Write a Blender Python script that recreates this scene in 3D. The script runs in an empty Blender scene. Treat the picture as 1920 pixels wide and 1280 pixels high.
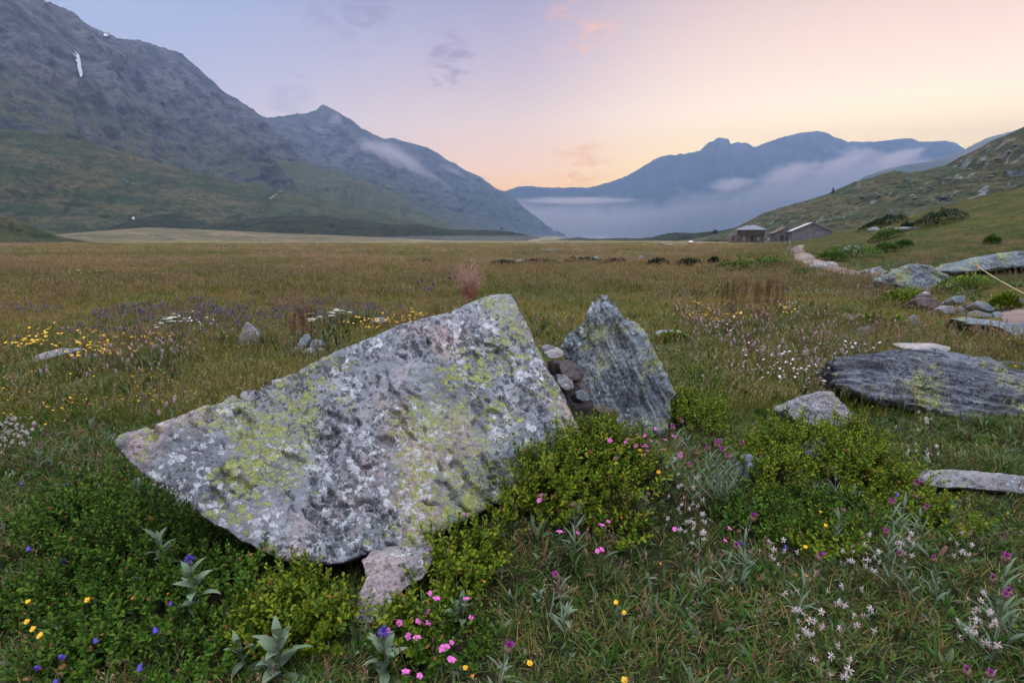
import bpy, math, random
import numpy as np
from mathutils import Vector, Matrix
R = math.radians
rng = np.random.default_rng(7)
random.seed(7)
SC = bpy.context.scene
COL = SC.collection

# ------------------------------------------------------------------ camera
CAM_H = 1.55
F = 20 / 36 * 1920            # focal length in pixels of the 1920 x 1280 photograph
TH = math.atan(200 / F)       # pitch: the horizon lies 200 px above the middle
cd = bpy.data.cameras.new('camera')
cam = bpy.data.objects.new('camera', cd)
COL.objects.link(cam)
cd.lens = 20; cd.sensor_width = 36; cd.sensor_fit = 'HORIZONTAL'
cd.clip_start = 0.05; cd.clip_end = 60000
cam.location = (0, 0, CAM_H)
cam.rotation_euler = (R(90) - TH, 0, 0)
SC.camera = cam
CT, ST = math.cos(TH), math.sin(TH)


def ray(px, py):
    a = (np.asarray(px, float) - 960) / F
    b = (640 - np.asarray(py, float)) / F
    dy = CT + b * ST
    return a / dy, (-ST + b * CT) / dy        # x and z gained per metre of Y


def at(px, py, Y):
    rx, rz = ray(px, py)
    return np.stack(np.broadcast_arrays(rx * Y, np.asarray(Y, float) + 0 * rx, CAM_H + rz * Y), -1)


# ------------------------------------------------------------------ noise
_P = np.random.default_rng(3).integers(0, 2**31, 4096)


def _h(i, j, k, s):
    return _P[(_P[(_P[(i + s * 131) & 4095] + j) & 4095] + k) & 4095]


_G = np.random.default_rng(5).normal(size=(256, 3)); _G /= np.linalg.norm(_G, axis=1)[:, None]


def perlin(p, s=0):
    p = np.asarray(p, float)
    i = np.floor(p).astype(np.int64); f = p - i
    u = f * f * f * (f * (f * 6 - 15) + 10)
    out = 0
    for a in (0, 1):
        wa = u[:, 0] if a else 1 - u[:, 0]
        for b in (0, 1):
            wb = u[:, 1] if b else 1 - u[:, 1]
            for c in (0, 1):
                wc = u[:, 2] if c else 1 - u[:, 2]
                g = _G[_h(i[:, 0] + a, i[:, 1] + b, i[:, 2] + c, s) & 255]
                out = out + wa * wb * wc * ((f - (a, b, c)) * g).sum(1)
    return out * 1.5


def fbm(p, o=4, s=0, gain=.5, ridged=False):
    p = np.asarray(p, float); a = 1; t = 0; n = 0
    for k in range(o):
        v = perlin(p * 2.03**k + 17.3 * k, s + k)
        t = t + a * ((1 - 2 * np.abs(v)) if ridged else v); n += a; a *= gain
    return t / n


def ss(a, b, x):
    t = np.clip((x - a) / (b - a), 0, 1)
    return t * t * (3 - 2 * t)


# ------------------------------------------------------------------ mesh helpers
class MB:
    """collects quads and tris (as lists of index arrays) with a material slot each"""
    def __init__(s):
        s.v = []; s.f = []; s.m = []; s.n = 0

    def add(s, v, q, mat=0):
        v = np.asarray(v, float)
        q = np.asarray(q, np.int64)
        s.v.append(v); s.f.append(q + s.n); s.m.append(np.full(len(q), mat)); s.n += len(v)

    def put(s, proto, M=None, t=None):
        """a copy of another MB under the 3x3 matrix M and the offset t"""
        v, fs = proto.arr()
        if M is not None: v = v @ np.asarray(M).T
        if t is not None: v = v + np.asarray(t)
        for q, m in fs:
            s.f.append(q + s.n); s.m.append(m)
        s.v.append(v); s.n += len(v)

    def arr(s):
        return np.concatenate(s.v), list(zip(s.f, s.m))

    def build(s, name, mats, parent=None, smooth=True, loc=None):
        v = np.concatenate(s.v)
        me = bpy.data.meshes.new(name)
        ls = np.concatenate([np.full(len(q), q.shape[1]) for q in s.f])
        idx = np.concatenate([q.ravel() for q in s.f])
        me.vertices.add(len(v)); me.vertices.foreach_set('co', v.ravel())
        me.loops.add(len(idx)); me.loops.foreach_set('vertex_index', idx.astype(np.int32))
        me.polygons.add(len(ls))
        me.polygons.foreach_set('loop_start', (np.cumsum(ls) - ls).astype(np.int32))
        me.polygons.foreach_set('material_index', np.concatenate(s.m).astype(np.int32))
        me.polygons.foreach_set('use_smooth', np.full(len(ls), smooth))
        me.update(calc_edges=True)
        me.validate()
        for m in (mats if isinstance(mats, (list, tuple)) else [mats]): me.materials.append(m)
        o = bpy.data.objects.new(name, me)
        COL.objects.link(o)
        if parent: o.parent = parent
        if loc is not None: o.location = loc
        return o


def grid_q(nu, nv, closed=False):
    i, j = np.meshgrid(np.arange(nu if closed else nu - 1), np.arange(nv - 1), indexing='ij')
    a = i * nv + j; b = ((i + 1) % nu) * nv + j
    return np.stack([a, b, b + 1, a + 1], -1).reshape(-1, 4)


def unit(v):
    v = np.asarray(v, float)
    return v / (np.linalg.norm(v, axis=-1, keepdims=True) + 1e-12)


def rotz(a):
    c, s = math.cos(a), math.sin(a)
    return np.array([[c, -s, 0], [s, c, 0], [0, 0, 1.]])


def frame(d):
    """3x3 whose z column is d"""
    d = unit(d); r = np.array([0, 0, 1.]) if abs(d[2]) < .95 else np.array([1., 0, 0])
    x = unit(np.cross(r, d)); y = np.cross(d, x)
    return np.stack([x, y, d], 1)


def tube(mb, pts, rad, k=4, mat=0):
    pts = np.asarray(pts, float); n = len(pts)
    rad = np.broadcast_to(np.asarray(rad, float), (n,))
    d = unit(np.gradient(pts, axis=0))
    r = np.array([1., 0, 0]) if abs(d[0][0]) < .9 else np.array([0, 1., 0])
    x = unit(np.cross(d, r)); y = np.cross(d, x)
    t = np.arange(k) * 2 * math.pi / k
    v = pts[None] + (np.cos(t)[:, None, None] * x + np.sin(t)[:, None, None] * y) * rad[None, :, None]
    mb.add(v.reshape(-1, 3), grid_q(k, n, True), mat)


def lathe(mb, prof, k=8, M=None, t=(0, 0, 0), mat=0, lump=0):
    pr = np.asarray(prof, float); a = np.arange(k) * 2 * math.pi / k
    rr = pr[None, :, 0] * (1 + lump * rng.normal(size=(k, len(pr))))
    v = np.stack([np.cos(a)[:, None] * rr, np.sin(a)[:, None] * rr, np.broadcast_to(pr[None, :, 1], rr.shape)], -1).reshape(-1, 3)
    if M is not None: v = v @ np.asarray(M).T
    mb.add(v + np.asarray(t), grid_q(k, len(pr), True), mat)


def leaf(mb, p, d, L, W, bend=.4, fold=.15, n=4, mat=0, shape='lance', roll=0., up=None):
    """a leaf or blade from p towards d: bends over by `bend` rad, folded along its midrib"""
    if n == 1 and shape in ('ob', 'lance', 'petal'): n = 2
    d = unit(d)
    upv = np.array([0, 0, 1.]) if up is None else np.asarray(up, float)
    s = np.cross(d, upv)
    if np.linalg.norm(s) < 1e-3: s = np.array([1., 0, 0])
    s = unit(s); u = np.cross(s, d)
    if roll: s, u = s * math.cos(roll) + u * math.sin(roll), u * math.cos(roll) - s * math.sin(roll)
    t = np.linspace(0, 1, n + 1)
    ang = -bend * t * t
    st = np.cumsum(np.stack([np.cos(ang), np.sin(ang)], 1), 0); st -= st[0]; st *= L / n
    c = np.asarray(p) + st[:, :1] * d + st[:, 1:] * u
    nn = -np.sin(ang)[:, None] * d + np.cos(ang)[:, None] * u
    if shape == 'lance': w = np.sin(np.pi * np.clip(t * .93 + .07, 0, 1)**.8)
    elif shape == 'blade': w = (1 - t**1.8) * .98 + .02
    elif shape == 'ob': w = np.sin(np.pi * np.clip(t * .9 + .05, 0, 1)**1.35)
    elif shape == 'petal': w = np.minimum(.25 + 1.1 * t, 1) * np.sqrt(np.clip(1.02 - t**4, 0, 1))
    else: w = np.ones_like(t)
    w = (w * W / 2)[:, None]
    if fold:
        v = np.stack([c - s * w + nn * w * fold, c, c + s * w + nn * w * fold], 1).reshape(-1, 3)
        i = np.arange(n) * 3
        q = np.concatenate([np.stack([i, i + 1, i + 4, i + 3], 1), np.stack([i + 1, i + 2, i + 5, i + 4], 1)])
    else:
        v = np.stack([c - s * w, c + s * w], 1).reshape(-1, 3); i = np.arange(n) * 2
        q = np.stack([i, i + 1, i + 3, i + 2], 1)
    mb.add(v, q, mat)


BOXQ = np.array([[0, 1, 3, 2], [4, 6, 7, 5], [0, 4, 5, 1], [2, 3, 7, 6], [0, 2, 6, 4], [1, 5, 7, 3]])


def box(mb, lo, hi, mat=0, M=None, t=None):
    v = np.array([[x, y, z] for x in (lo[0], hi[0]) for y in (lo[1], hi[1]) for z in (lo[2], hi[2])], float)
    if M is not None: v = v @ np.asarray(M).T
    if t is not None: v = v + np.asarray(t)
    mb.add(v, BOXQ, mat)


# ------------------------------------------------------------------ tags
def tag(o, label=None, cat=None, group=None, kind=None):
    if label: o['label'] = label
    if cat: o['category'] = cat
    if group: o['group'] = group
    if kind: o['kind'] = kind
    return o


def thing(name, label, cat, loc=(0, 0, 0), group=None, rz=0):
    o = bpy.data.objects.new(name, None); COL.objects.link(o)
    o.location = loc; o.rotation_euler = (0, 0, rz); o.empty_display_size = .05
    return tag(o, label, cat, group)


def dup(o, loc, rz=0, sc=1, tilt=(0, 0), label=None, group=None):
    c = o.copy(); COL.objects.link(c)
    c.location = loc; c.rotation_euler = (tilt[0], tilt[1], rz); c.scale = (sc, sc, sc)
    if label: c['label'] = label
    if group: c['group'] = group
    for ch in o.children:
        e = ch.copy(); COL.objects.link(e); e.parent = c
        for g in ch.children:
            h = g.copy(); COL.objects.link(h); h.parent = e
    return c


# ------------------------------------------------------------------ node materials
class NT:
    def __init__(s, name, kind='mat'):
        if kind == 'mat':
            s.m = bpy.data.materials.new(name); s.m.use_nodes = True; s.t = s.m.node_tree
        else:
            s.t = kind
        s.t.nodes.clear()

    def n(s, typ, ins=None, **kw):
        nd = s.t.nodes.new('ShaderNode' + typ)
        for k, v in kw.items(): setattr(nd, k, v)
        for k, v in (ins or {}).items():
            sock = nd.inputs[k]
            if isinstance(v, bpy.types.NodeSocket): s.t.links.new(v, sock)
            else:
                if sock.type == 'RGBA' and len(v) == 3: v = (*v, 1)
                sock.default_value = v
        return nd

    def math(s, op, a, b=0., c=0., clamp=False):
        return s.n('Math', {0: a, 1: b, 2: c}, operation=op, use_clamp=clamp).outputs[0]

    def vmath(s, op, a, b=(0, 0, 0), out=0):
        return s.n('VectorMath', {0: a, 1: b}, operation=op).outputs[out]

    def noise(s, vec, scale, detail=3., rough=.55, dist=0.):
        return s.n('TexNoise', {'Vector': vec, 'Scale': scale, 'Detail': detail, 'Roughness': rough, 'Distortion': dist}).outputs[0]

    def step(s, x, a, b):
        return s.n('MapRange', {0: x, 1: a, 2: b, 3: 0., 4: 1.}, interpolation_type='SMOOTHSTEP').outputs[0]

    def mix(s, f, a, b, blend='MIX'):
        nd = s.t.nodes.new('ShaderNodeMix'); nd.data_type = 'RGBA'; nd.blend_type = blend
        for k, v in ((0, f), (6, a), (7, b)):
            if isinstance(v, bpy.types.NodeSocket): s.t.links.new(v, nd.inputs[k])
            else: nd.inputs[k].default_value = (*v, 1) if isinstance(v, tuple) and len(v) == 3 else v
        return nd.outputs[2]

    def ramp(s, f, stops, interp='LINEAR'):
        nd = s.n('ValToRGB', {0: f}); cr = nd.color_ramp; cr.interpolation = interp
        while len(cr.elements) < len(stops): cr.elements.new(.5)
        for e, (p, c) in zip(cr.elements, stops):
            e.position = p; e.color = (*c, 1) if len(c) == 3 else c
        return nd.outputs[0]

    def out(s, surf=None, vol=None, typ='OutputMaterial'):
        o = s.n(typ)
        if surf: s.t.links.new(surf, o.inputs[0])
        if vol: s.t.links.new(vol, o.inputs[1])
        return getattr(s, 'm', None)


def plain(name, c, rough=.7, spec=.3, var=.25, scale=20., trans=0., isl=0., c2=None, inst=0.):
    """a simple procedural surface: colour broken up by noise, by leaf (island) and by copy"""
    t = NT(name)
    g = t.n('NewGeometry'); tc = t.n('TexCoord')
    f = t.noise(tc.outputs['Object'], scale, 3.)
    lo = tuple(x * (1 - var) for x in c); hi = tuple(min(1, x * (1 + var)) for x in c)
    col = t.mix(t.step(f, .3, .7), lo, hi)
    if c2:
        r = g.outputs['Random Per Island']
        if inst:
            oi = t.n('ObjectInfo').outputs['Random']
            r = t.math('FRACT', t.math('ADD', t.math('MULTIPLY', r, isl), t.math('MULTIPLY', oi, inst)))
        col = t.mix(t.step(r, .25, .95), col, c2)
    if isl:
        v = t.math('MULTIPLY_ADD', g.outputs['Random Per Island'], .7, .65)
        col = t.mix(1., col, t.n('CombineColor', {0: v, 1: v, 2: v}).outputs[0], 'MULTIPLY')
    b = t.n('BsdfPrincipled', {'Base Color': col, 'Roughness': rough, 'Specular IOR Level': spec})
    s = b.outputs[0]
    if trans:
        tr = t.n('BsdfTranslucent', {'Color': col})
        s = t.n('MixShader', {0: trans, 1: s, 2: tr.outputs[0]}).outputs[0]
    return t.out(s)
# ------------------------------------------------------------------ light and sky
AIR = 1.8e-4
HAZE_RGB = (.18, .27, .46)
SUN_AZ, SUN_EL = R(37), R(1.5)
sdir = Vector((math.sin(SUN_AZ) * math.cos(SUN_EL), math.cos(SUN_AZ) * math.cos(SUN_EL), math.sin(SUN_EL)))
sl = bpy.data.lights.new('sun', 'SUN'); sl.energy = .5; sl.angle = R(3); sl.color = (1, .78, .5)
so = bpy.data.objects.new('sun', sl); COL.objects.link(so)
so.rotation_euler = sdir.to_track_quat('Z', 'Y').to_euler(); so.location = (40, 50, 30)

w = bpy.data.worlds.new('World'); SC.world = w; w.use_nodes = True
t = NT('sky', w.node_tree)
tc = t.n('TexCoord').outputs['Generated']
sx = t.n('SeparateXYZ', {0: tc})
X, Y, Z = sx.outputs
hd = t.vmath('NORMALIZE', t.n('CombineXYZ', {0: X, 1: Y, 2: 0.}).outputs[0])
s = t.vmath('DOT_PRODUCT', hd, (math.sin(SUN_AZ), math.cos(SUN_AZ), 0), out=1)
zc = t.math('MAXIMUM', Z, 0.)


def srgb(r, g, b):
    f = lambda c: (c / 255 / 12.92) if c < 11 else ((c / 255 + .055) / 1.055)**2.4
    return (f(r), f(g), f(b))


far = t.ramp(zc, [(0, srgb(208, 190, 200)), (.10, srgb(196, 190, 208)), (.19, srgb(174, 182, 212)), (.33, srgb(150, 174, 216)), (.6, srgb(158, 162, 184)), (1, srgb(162, 167, 174))])
mid = t.ramp(zc, [(0, srgb(246, 188, 140)), (.075, srgb(240, 196, 160)), (.11, srgb(239, 203, 182)), (.18, srgb(225, 202, 198)), (.27, srgb(194, 180, 198)), (.36, srgb(160, 158, 190)), (.6, srgb(158, 162, 184)), (1, srgb(162, 167, 174))])
near = t.ramp(zc, [(0, srgb(255, 212, 150)), (.10, srgb(255, 227, 172)), (.19, srgb(255, 234, 212)), (.28, srgb(242, 215, 202)), (.36, srgb(220, 194, 192)), (.6, srgb(174, 168, 184)), (1, srgb(162, 167, 174))])
c = t.mix(t.step(s, .25, .92), far, mid)
c = t.mix(t.step(s, .79, 1.), c, near)
c = t.mix(.03, c, srgb(225, 215, 235))
# thin high veils and a few dusky wisps
def bump(d, k, lo, hi):
    v = unit(np.array([d[0], d[1], d[2]]))
    q = t.vmath('DOT_PRODUCT', t.vmath('NORMALIZE', tc), tuple(v), out=1)
    return t.step(q, lo, hi)
def pdir(px, py):
    rx, rz = ray(px, py); return (float(rx), 1., float(rz))
str_ = t.n('Mapping', {'Vector': tc, 'Scale': (1.3, 1.3, 5.)}).outputs[0]
veil = t.step(t.noise(str_, 2.6, 5., .6, .6), .48, .78)
c = t.mix(t.math('MULTIPLY', veil, .12), c, srgb(226, 196, 204))
wn = t.noise(t.n('Mapping', {'Vector': tc, 'Scale': (1., 1., 3.2), 'Rotation': (.2, .75, 0)}).outputs[0], 14., 6., .62, .8)
for (px, py, wd, col, k, a, b) in [(650, 6, .0035, srgb(140, 132, 168), .5, .40, .72), (845, 118, .0016, srgb(140, 134, 170), .55, .46, .68),
                                   (1085, 62, .0022, srgb(248, 186, 165), .5, .46, .70), (1120, 78, .0012, srgb(240, 192, 176), .4, .45, .7), (1085, 325, .0025, srgb(226, 170, 148), .5, .42, .68),
                                   (545, 185, .0012, srgb(160, 165, 195), .5, .42, .7)]:
    m = t.math('MULTIPLY', bump(pdir(px, py), 0, 1 - wd, 1 - wd * .1), t.step(wn, a, b))
    c = t.mix(t.math('MULTIPLY', m, k), c, col)
# added brightness in the unseen upper sky and behind the camera lights the land
up = t.step(Z, .62, .98)
bk = t.step(s, -.05, -.6)
g = t.math('ADD', 1., t.math('MAXIMUM', t.math('MULTIPLY', up, 8.2), t.math('MULTIPLY', bk, .15)))
c = t.vmath('SCALE', c); c.node.inputs[3].default_value = 1.
t.t.links.new(g, c.node.inputs[3])
# the air between takes some of the sky's light and adds its own blue: the sky beyond it is the brighter for it
Tr = t.math('EXPONENT', t.math('MULTIPLY', t.math('MINIMUM', 6300., t.math('DIVIDE', 1060., t.math('MAXIMUM', Z, .02))), -AIR))
c = t.vmath('SUBTRACT', c, t.n('VectorMath', {0: HAZE_RGB, 3: t.math('SUBTRACT', 1., Tr)}, operation='SCALE').outputs[0])
c = t.n('VectorMath', {0: c, 3: t.math('DIVIDE', 1., Tr)}, operation='SCALE').outputs[0]
c = t.vmath('MAXIMUM', c, (.02, .02, .02))
sk = t.n('TexSky', sky_type='NISHITA', sun_disc=False, sun_elevation=SUN_EL, sun_rotation=SUN_AZ, altitude=1900)
c2 = t.vmath('SCALE', sk.outputs[0]); c2.node.inputs[3].default_value = .03
bg = t.n('Background', {'Color': t.vmath('ADD', c, c2), 'Strength': 1.})
t.out(bg.outputs[0], typ='OutputWorld')

SC.view_settings.view_transform = 'Standard'
SC.view_settings.look = 'None'
SC.view_settings.exposure = 0; SC.view_settings.gamma = 1
SC.cycles.use_denoising = True
SC.cycles.max_bounces = 4; SC.cycles.diffuse_bounces = 1; SC.cycles.glossy_bounces = 1
SC.cycles.transmission_bounces = 2; SC.cycles.volume_bounces = 5; SC.cycles.transparent_max_bounces = 6
SC.cycles.use_light_tree = False


# ------------------------------------------------------------------ the ground
def slope_t(x, y):
    return x - (3.2 + .40 * y)


def hgt(x, y, fine=True):
    x = np.asarray(x, float); y = np.asarray(y, float)
    x, y = np.broadcast_arrays(x, y)
    sh = x.shape; x = x.ravel(); y = y.ravel()
    z = -.9 * ss(10, 150, y) - .0095 * np.maximum(0, y - 150)
    z = z - .05 * np.maximum(0, y - 1500)
    # slope that climbs to the right
    q = slope_t(x, y); sp = 2.2 * np.log1p(np.exp(np.clip(q / 2.2, -30, 30)))
    g = np.minimum(sp, 60) * (.10 + .16 * ss(18, 50, y))
    z = z + g * (1 - .8 * ss(62, 110, y))
    # hillock left of the path and the mound behind the boulder
    z = z + .5 * np.exp(-((x - 12.0) / 4)**2 - ((y - 29) / 5)**2)
    tt = np.clip(((x - .50) * -1.0 + (y - 3.02) * -.66) / (1.0**2 + .66**2), 0, 1)
    dd = np.hypot(x - (.50 - 1.0 * tt), y - (3.02 - .66 * tt))
    z = z + (.40 * (1 - tt) - .03 * tt) * np.exp(-(dd / .42)**2)
    z = z + .12 * np.exp(-((x - .8) / .9)**2 - ((y - 3.9) / 1.0)**2)
    p = np.stack([x, y, 0 * x], -1)
    amp = ss(3, 14, y)
    z = z + .22 * amp * fbm(p / 5.0, 3, 11) + .30 * ss(1, 5, q) * ss(12, 22, y) * fbm(p / 4.5, 4, 18) + .35 * ss(25, 60, y) * fbm(p / 22, 3, 12)
    z = z + 1.6 * ss(120, 500, y) * fbm(p / 130, 4, 14)
    # low knolls at the far rim of the meadow
    z = z + 5.5 * ss(.15, .6, fbm(p / 90, 2, 15)) * np.exp(-((y - 720) / 90)**2) * ss(-300, 0, x)
    if fine:
        z = z + (.035 * fbm(p * 2.2, 3, 13) + .012 * fbm(p * 9, 2, 16)) * (1 - ss(20, 60, y))
    return z.reshape(sh)


def gp(px, py, extra=0.):
    """where the ray through a pixel meets the ground raised by `extra`"""
    px = np.atleast_1d(np.asarray(px, float)); py = np.atleast_1d(np.asarray(py, float))
    rx, rz = ray(px, py)
    ys = np.concatenate([np.linspace(.8, 12, 120), np.geomspace(12.1, 900, 160)])
    Yg = np.broadcast_to(ys, (len(px), len(ys)))
    extra = np.broadcast_to(extra, px.shape)
    below = (CAM_H + rz[:, None] * Yg) < hgt(rx[:, None] * Yg, Yg, False) + extra[:, None]
    i = np.where(below.any(1), below.argmax(1), len(ys) - 1)
    lo = ys[np.maximum(i - 1, 0)]; hi = ys[i]
    for _ in range(14):
        m = (lo + hi) / 2
        b = (CAM_H + rz * m) < hgt(rx * m, m) + extra
        hi = np.where(b, m, hi); lo = np.where(b, lo, m)
    return np.stack([rx * hi, hi, hgt(rx * hi, hi)], -1)


def gp1(px, py, extra=0.):
    return gp(px, py, extra)[0]


def cover_colour(t, P):
    """the plant cover of the meadow at a world position: drifts of green, russet, pinkish-brown and purple"""
    xyz = t.n('SeparateXYZ', {0: P}); x, y, z = xyz.outputs
    flat = t.n('CombineXYZ', {0: x, 1: y, 2: 0.}).outputs[0]
    n1 = t.noise(flat, .11, 4., .6)
    n2 = t.noise(flat, .6, 4., .6)
    n3 = t.noise(flat, .021, 4., .6)
    ly = t.math('LOGARITHM', t.math('MAXIMUM', y, 1.5), 10.)
    d = t.math('ADD', t.math('MULTIPLY', t.math('SUBTRACT', n1, .5), .55), t.math('MULTIPLY', t.math('SUBTRACT', n3, .5), .5))
    k = t.math('DIVIDE', t.math('ADD', ly, t.math('MULTIPLY', d, t.step(y, 5., 20.))), 3.2)
    G1, G2, O, B, PK, TAN = (.105, .150, .018), (.165, .205, .026), (.32, .245, .055), (.38, .22, .085), (.50, .32, .215), (.60, .42, .24)
    c = t.ramp(k, [(.05, G1), (.26, G2), (.33, O), (.39, (.17, .16, .05)), (.435, B), (.485, PK), (.53, G2), (.575, PK), (.62, O), (.70, (.44, .30, .2)), (.76, O), (.82, TAN), (.90, (.40, .28, .16)), (.98, (.14, .14, .05))])
    c = t.mix(t.step(n2, .40, .64), t.mix(.6, c, G1), t.mix(.35, c, B))
    c = t.mix(t.math('MULTIPLY', t.step(t.noise(flat, .33, 5., .62), .56, .66), .75), c, (.06, .10, .018))
    c = t.mix(t.math('MULTIPLY', t.step(t.noise(t.n('Mapping', {'Vector': flat, 'Location': (31., 7., 0)}).outputs[0], .42, 5., .62), .57, .68), .5), c, (.34, .24, .10))
    c = t.mix(t.math('MULTIPLY', t.math('MULTIPLY', t.step(n1, .50, .60), t.step(y, 4., 12.)), .85), c, (.095, .150, .020))
    n4 = t.noise(t.n('Mapping', {'Vector': flat, 'Scale': (.35, 1.6, 1.)}).outputs[0], .10, 5., .6)
    c = t.mix(t.math('MULTIPLY', t.math('MULTIPLY', t.step(n4, .53, .62), t.step(y, 14., 30.)), .75), c, (.46, .31, .22))
    # the slope on the right is close-grazed turf with russet patches
    e = t.math('SUBTRACT', x, t.math('MULTIPLY_ADD', y, .40, 3.2))
    turf = t.mix(t.step(n2, .42, .72), (.072, .096, .020), (.21, .140, .052))
    turf = t.mix(t.step(n1, .5, .68), turf, (.115, .125, .026))
    turf = t.mix(t.step(t.noise(flat, .9, 5., .65), .55, .68), turf, (.042, .062, .013))
    on = t.math('MULTIPLY', t.step(e, -3., 3.), t.step(y, 8., 16.))
    c = t.mix(on, c, turf)
    return c, n2, flat


t = NT('meadow_ground')
P = t.n('NewGeometry').outputs['Position']
c, n2, flat = cover_colour(t, P)
fine = t.noise(flat, 9., 6., .7)
c = t.mix(t.step(fine, .3, .72), t.mix(.6, c, (.022, .02, .012)), c)
yy = t.n('SeparateXYZ', {0: P}).outputs[1]
soil = t.mix(t.step(fine, .35, .7), (.026, .028, .013), (.065, .062, .030))
c = t.mix(t.step(yy, 3., 11.), soil, c)
bmp = t.n('Bump', {'Strength': 1., 'Distance': .25, 'Height': t.noise(flat, 3.1, 8., .72)})
b = t.n('BsdfPrincipled', {'Base Color': c, 'Roughness': .95, 'Specular IOR Level': .1, 'Normal': bmp.outputs[0]})
M_GROUND = t.out(b.outputs[0])

na, nr = 420, 420
az = np.linspace(R(-88), R(88), na)
rad = np.concatenate([np.linspace(.3, 16, 170), np.geomspace(16.1, 5200, nr - 170)])
A, RR = np.meshgrid(az, rad, indexing='ij')
gx = np.sin(A) * RR * 1.0; gy = np.cos(A) * RR - 1.2
g = MB(); g.add(np.stack([gx, gy, hgt(gx, gy)], -1).reshape(-1, 3), grid_q(na, nr)[:, ::-1])
gx2, gy2 = np.meshgrid(np.linspace(-30, 30, 31), np.linspace(-20, -1.3, 20), indexing='ij')
g.add(np.stack([gx2, gy2, 0 * gx2 - .05], -1).reshape(-1, 3), grid_q(31, 20))
tag(g.build('ground', M_GROUND), kind='structure')


# ------------------------------------------------------------------ hills and mountains
def loft(name, ridge, off, zb, mat, nu=300, nv=90, p=1.25, amp=30., freq=90., jag=2.5, stretch=3., seed=0, ridge_w=.12, back=.5, rz=None, crag=0.):
    r = np.array(ridge, float)
    u = np.linspace(r[0, 0], r[-1, 0], nu)
    py = np.interp(u, r[:, 0], r[:, 1]); Yd = np.interp(u, r[:, 0], r[:, 2])
    js = np.stack([u / 14, 0 * u, 0 * u], -1)
    py = py + jag * (fbm(js, 5, seed + 40, .62) + .45 * np.abs(fbm(js * 3.1, 3, seed + 41)))
    top = at(u, py, Yd)
    off = np.array(off, float)
    ox = np.interp(u, r[:, 0], off[:, 0]) if off.ndim == 2 else np.full(nu, off[0])
    oy = np.interp(u, r[:, 0], off[:, 1]) if off.ndim == 2 else np.full(nu, off[1])
    zb = np.interp(u, r[:, 0], zb) if np.ndim(zb) else np.full(nu, float(zb))
    v = np.concatenate([np.linspace(0, 1, nv), 1 + np.linspace(0, back, nv // 5)[1:]])
    V, _ = np.meshgrid(v, u)
    k = 1 - V
    Pz = np.where(V <= 1, zb[:, None] + (top[:, 2] - zb)[:, None] * np.clip(V, 0, 1)**p, top[:, 2][:, None] - (V - 1) * 1.3 * (top[:, 2] - zb)[:, None])
    Pp = np.stack([top[:, 0][:, None] + ox[:, None] * k, top[:, 1][:, None] + oy[:, None] * k, Pz], -1)
    L = np.concatenate([[0], np.cumsum(np.linalg.norm(np.diff(top[:, :2], axis=0), axis=1))])[:, None] + 0 * V
    Hh = np.hypot(ox, oy)[:, None] * V
    q = np.stack([L / freq, Hh / (freq * stretch), 0 * V], -1).reshape(-1, 3)
    wob = fbm(q * .7, 3, seed + 3)
    q2 = q + np.stack([wob * .8, wob * .3, 0 * wob], -1)
    n = fbm(q2, 6, seed, .52, True)
    if crag: n = n + crag * fbm(np.stack([Pp[..., 0], Pp[..., 1], Pp[..., 2] * 1.4], -1).reshape(-1, 3) / (freq * .45), 5, seed + 8, .6)
    n = n.reshape(V.shape)
    wgt = np.clip(np.sin(np.pi * np.clip(V, 0, 1))**.7, 0, 1) * (1 - ridge_w) + ridge_w * (V > .3)
    wgt = np.where(V > 1, ridge_w, wgt) * ss(0, .08, V)
    d = unit(np.stack([ox, oy, 0 * ox], -1))[:, None, :] * (amp * n * wgt)[..., None]
    Pp = Pp + d; Pp[..., 2] += (amp * .35 * n * wgt * (V < .97))
    m = MB(); m.add(Pp.reshape(-1, 3), grid_q(nu, len(v)))
    return tag(m.build(name, mat), kind='structure'), (u, v, Pp)


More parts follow.
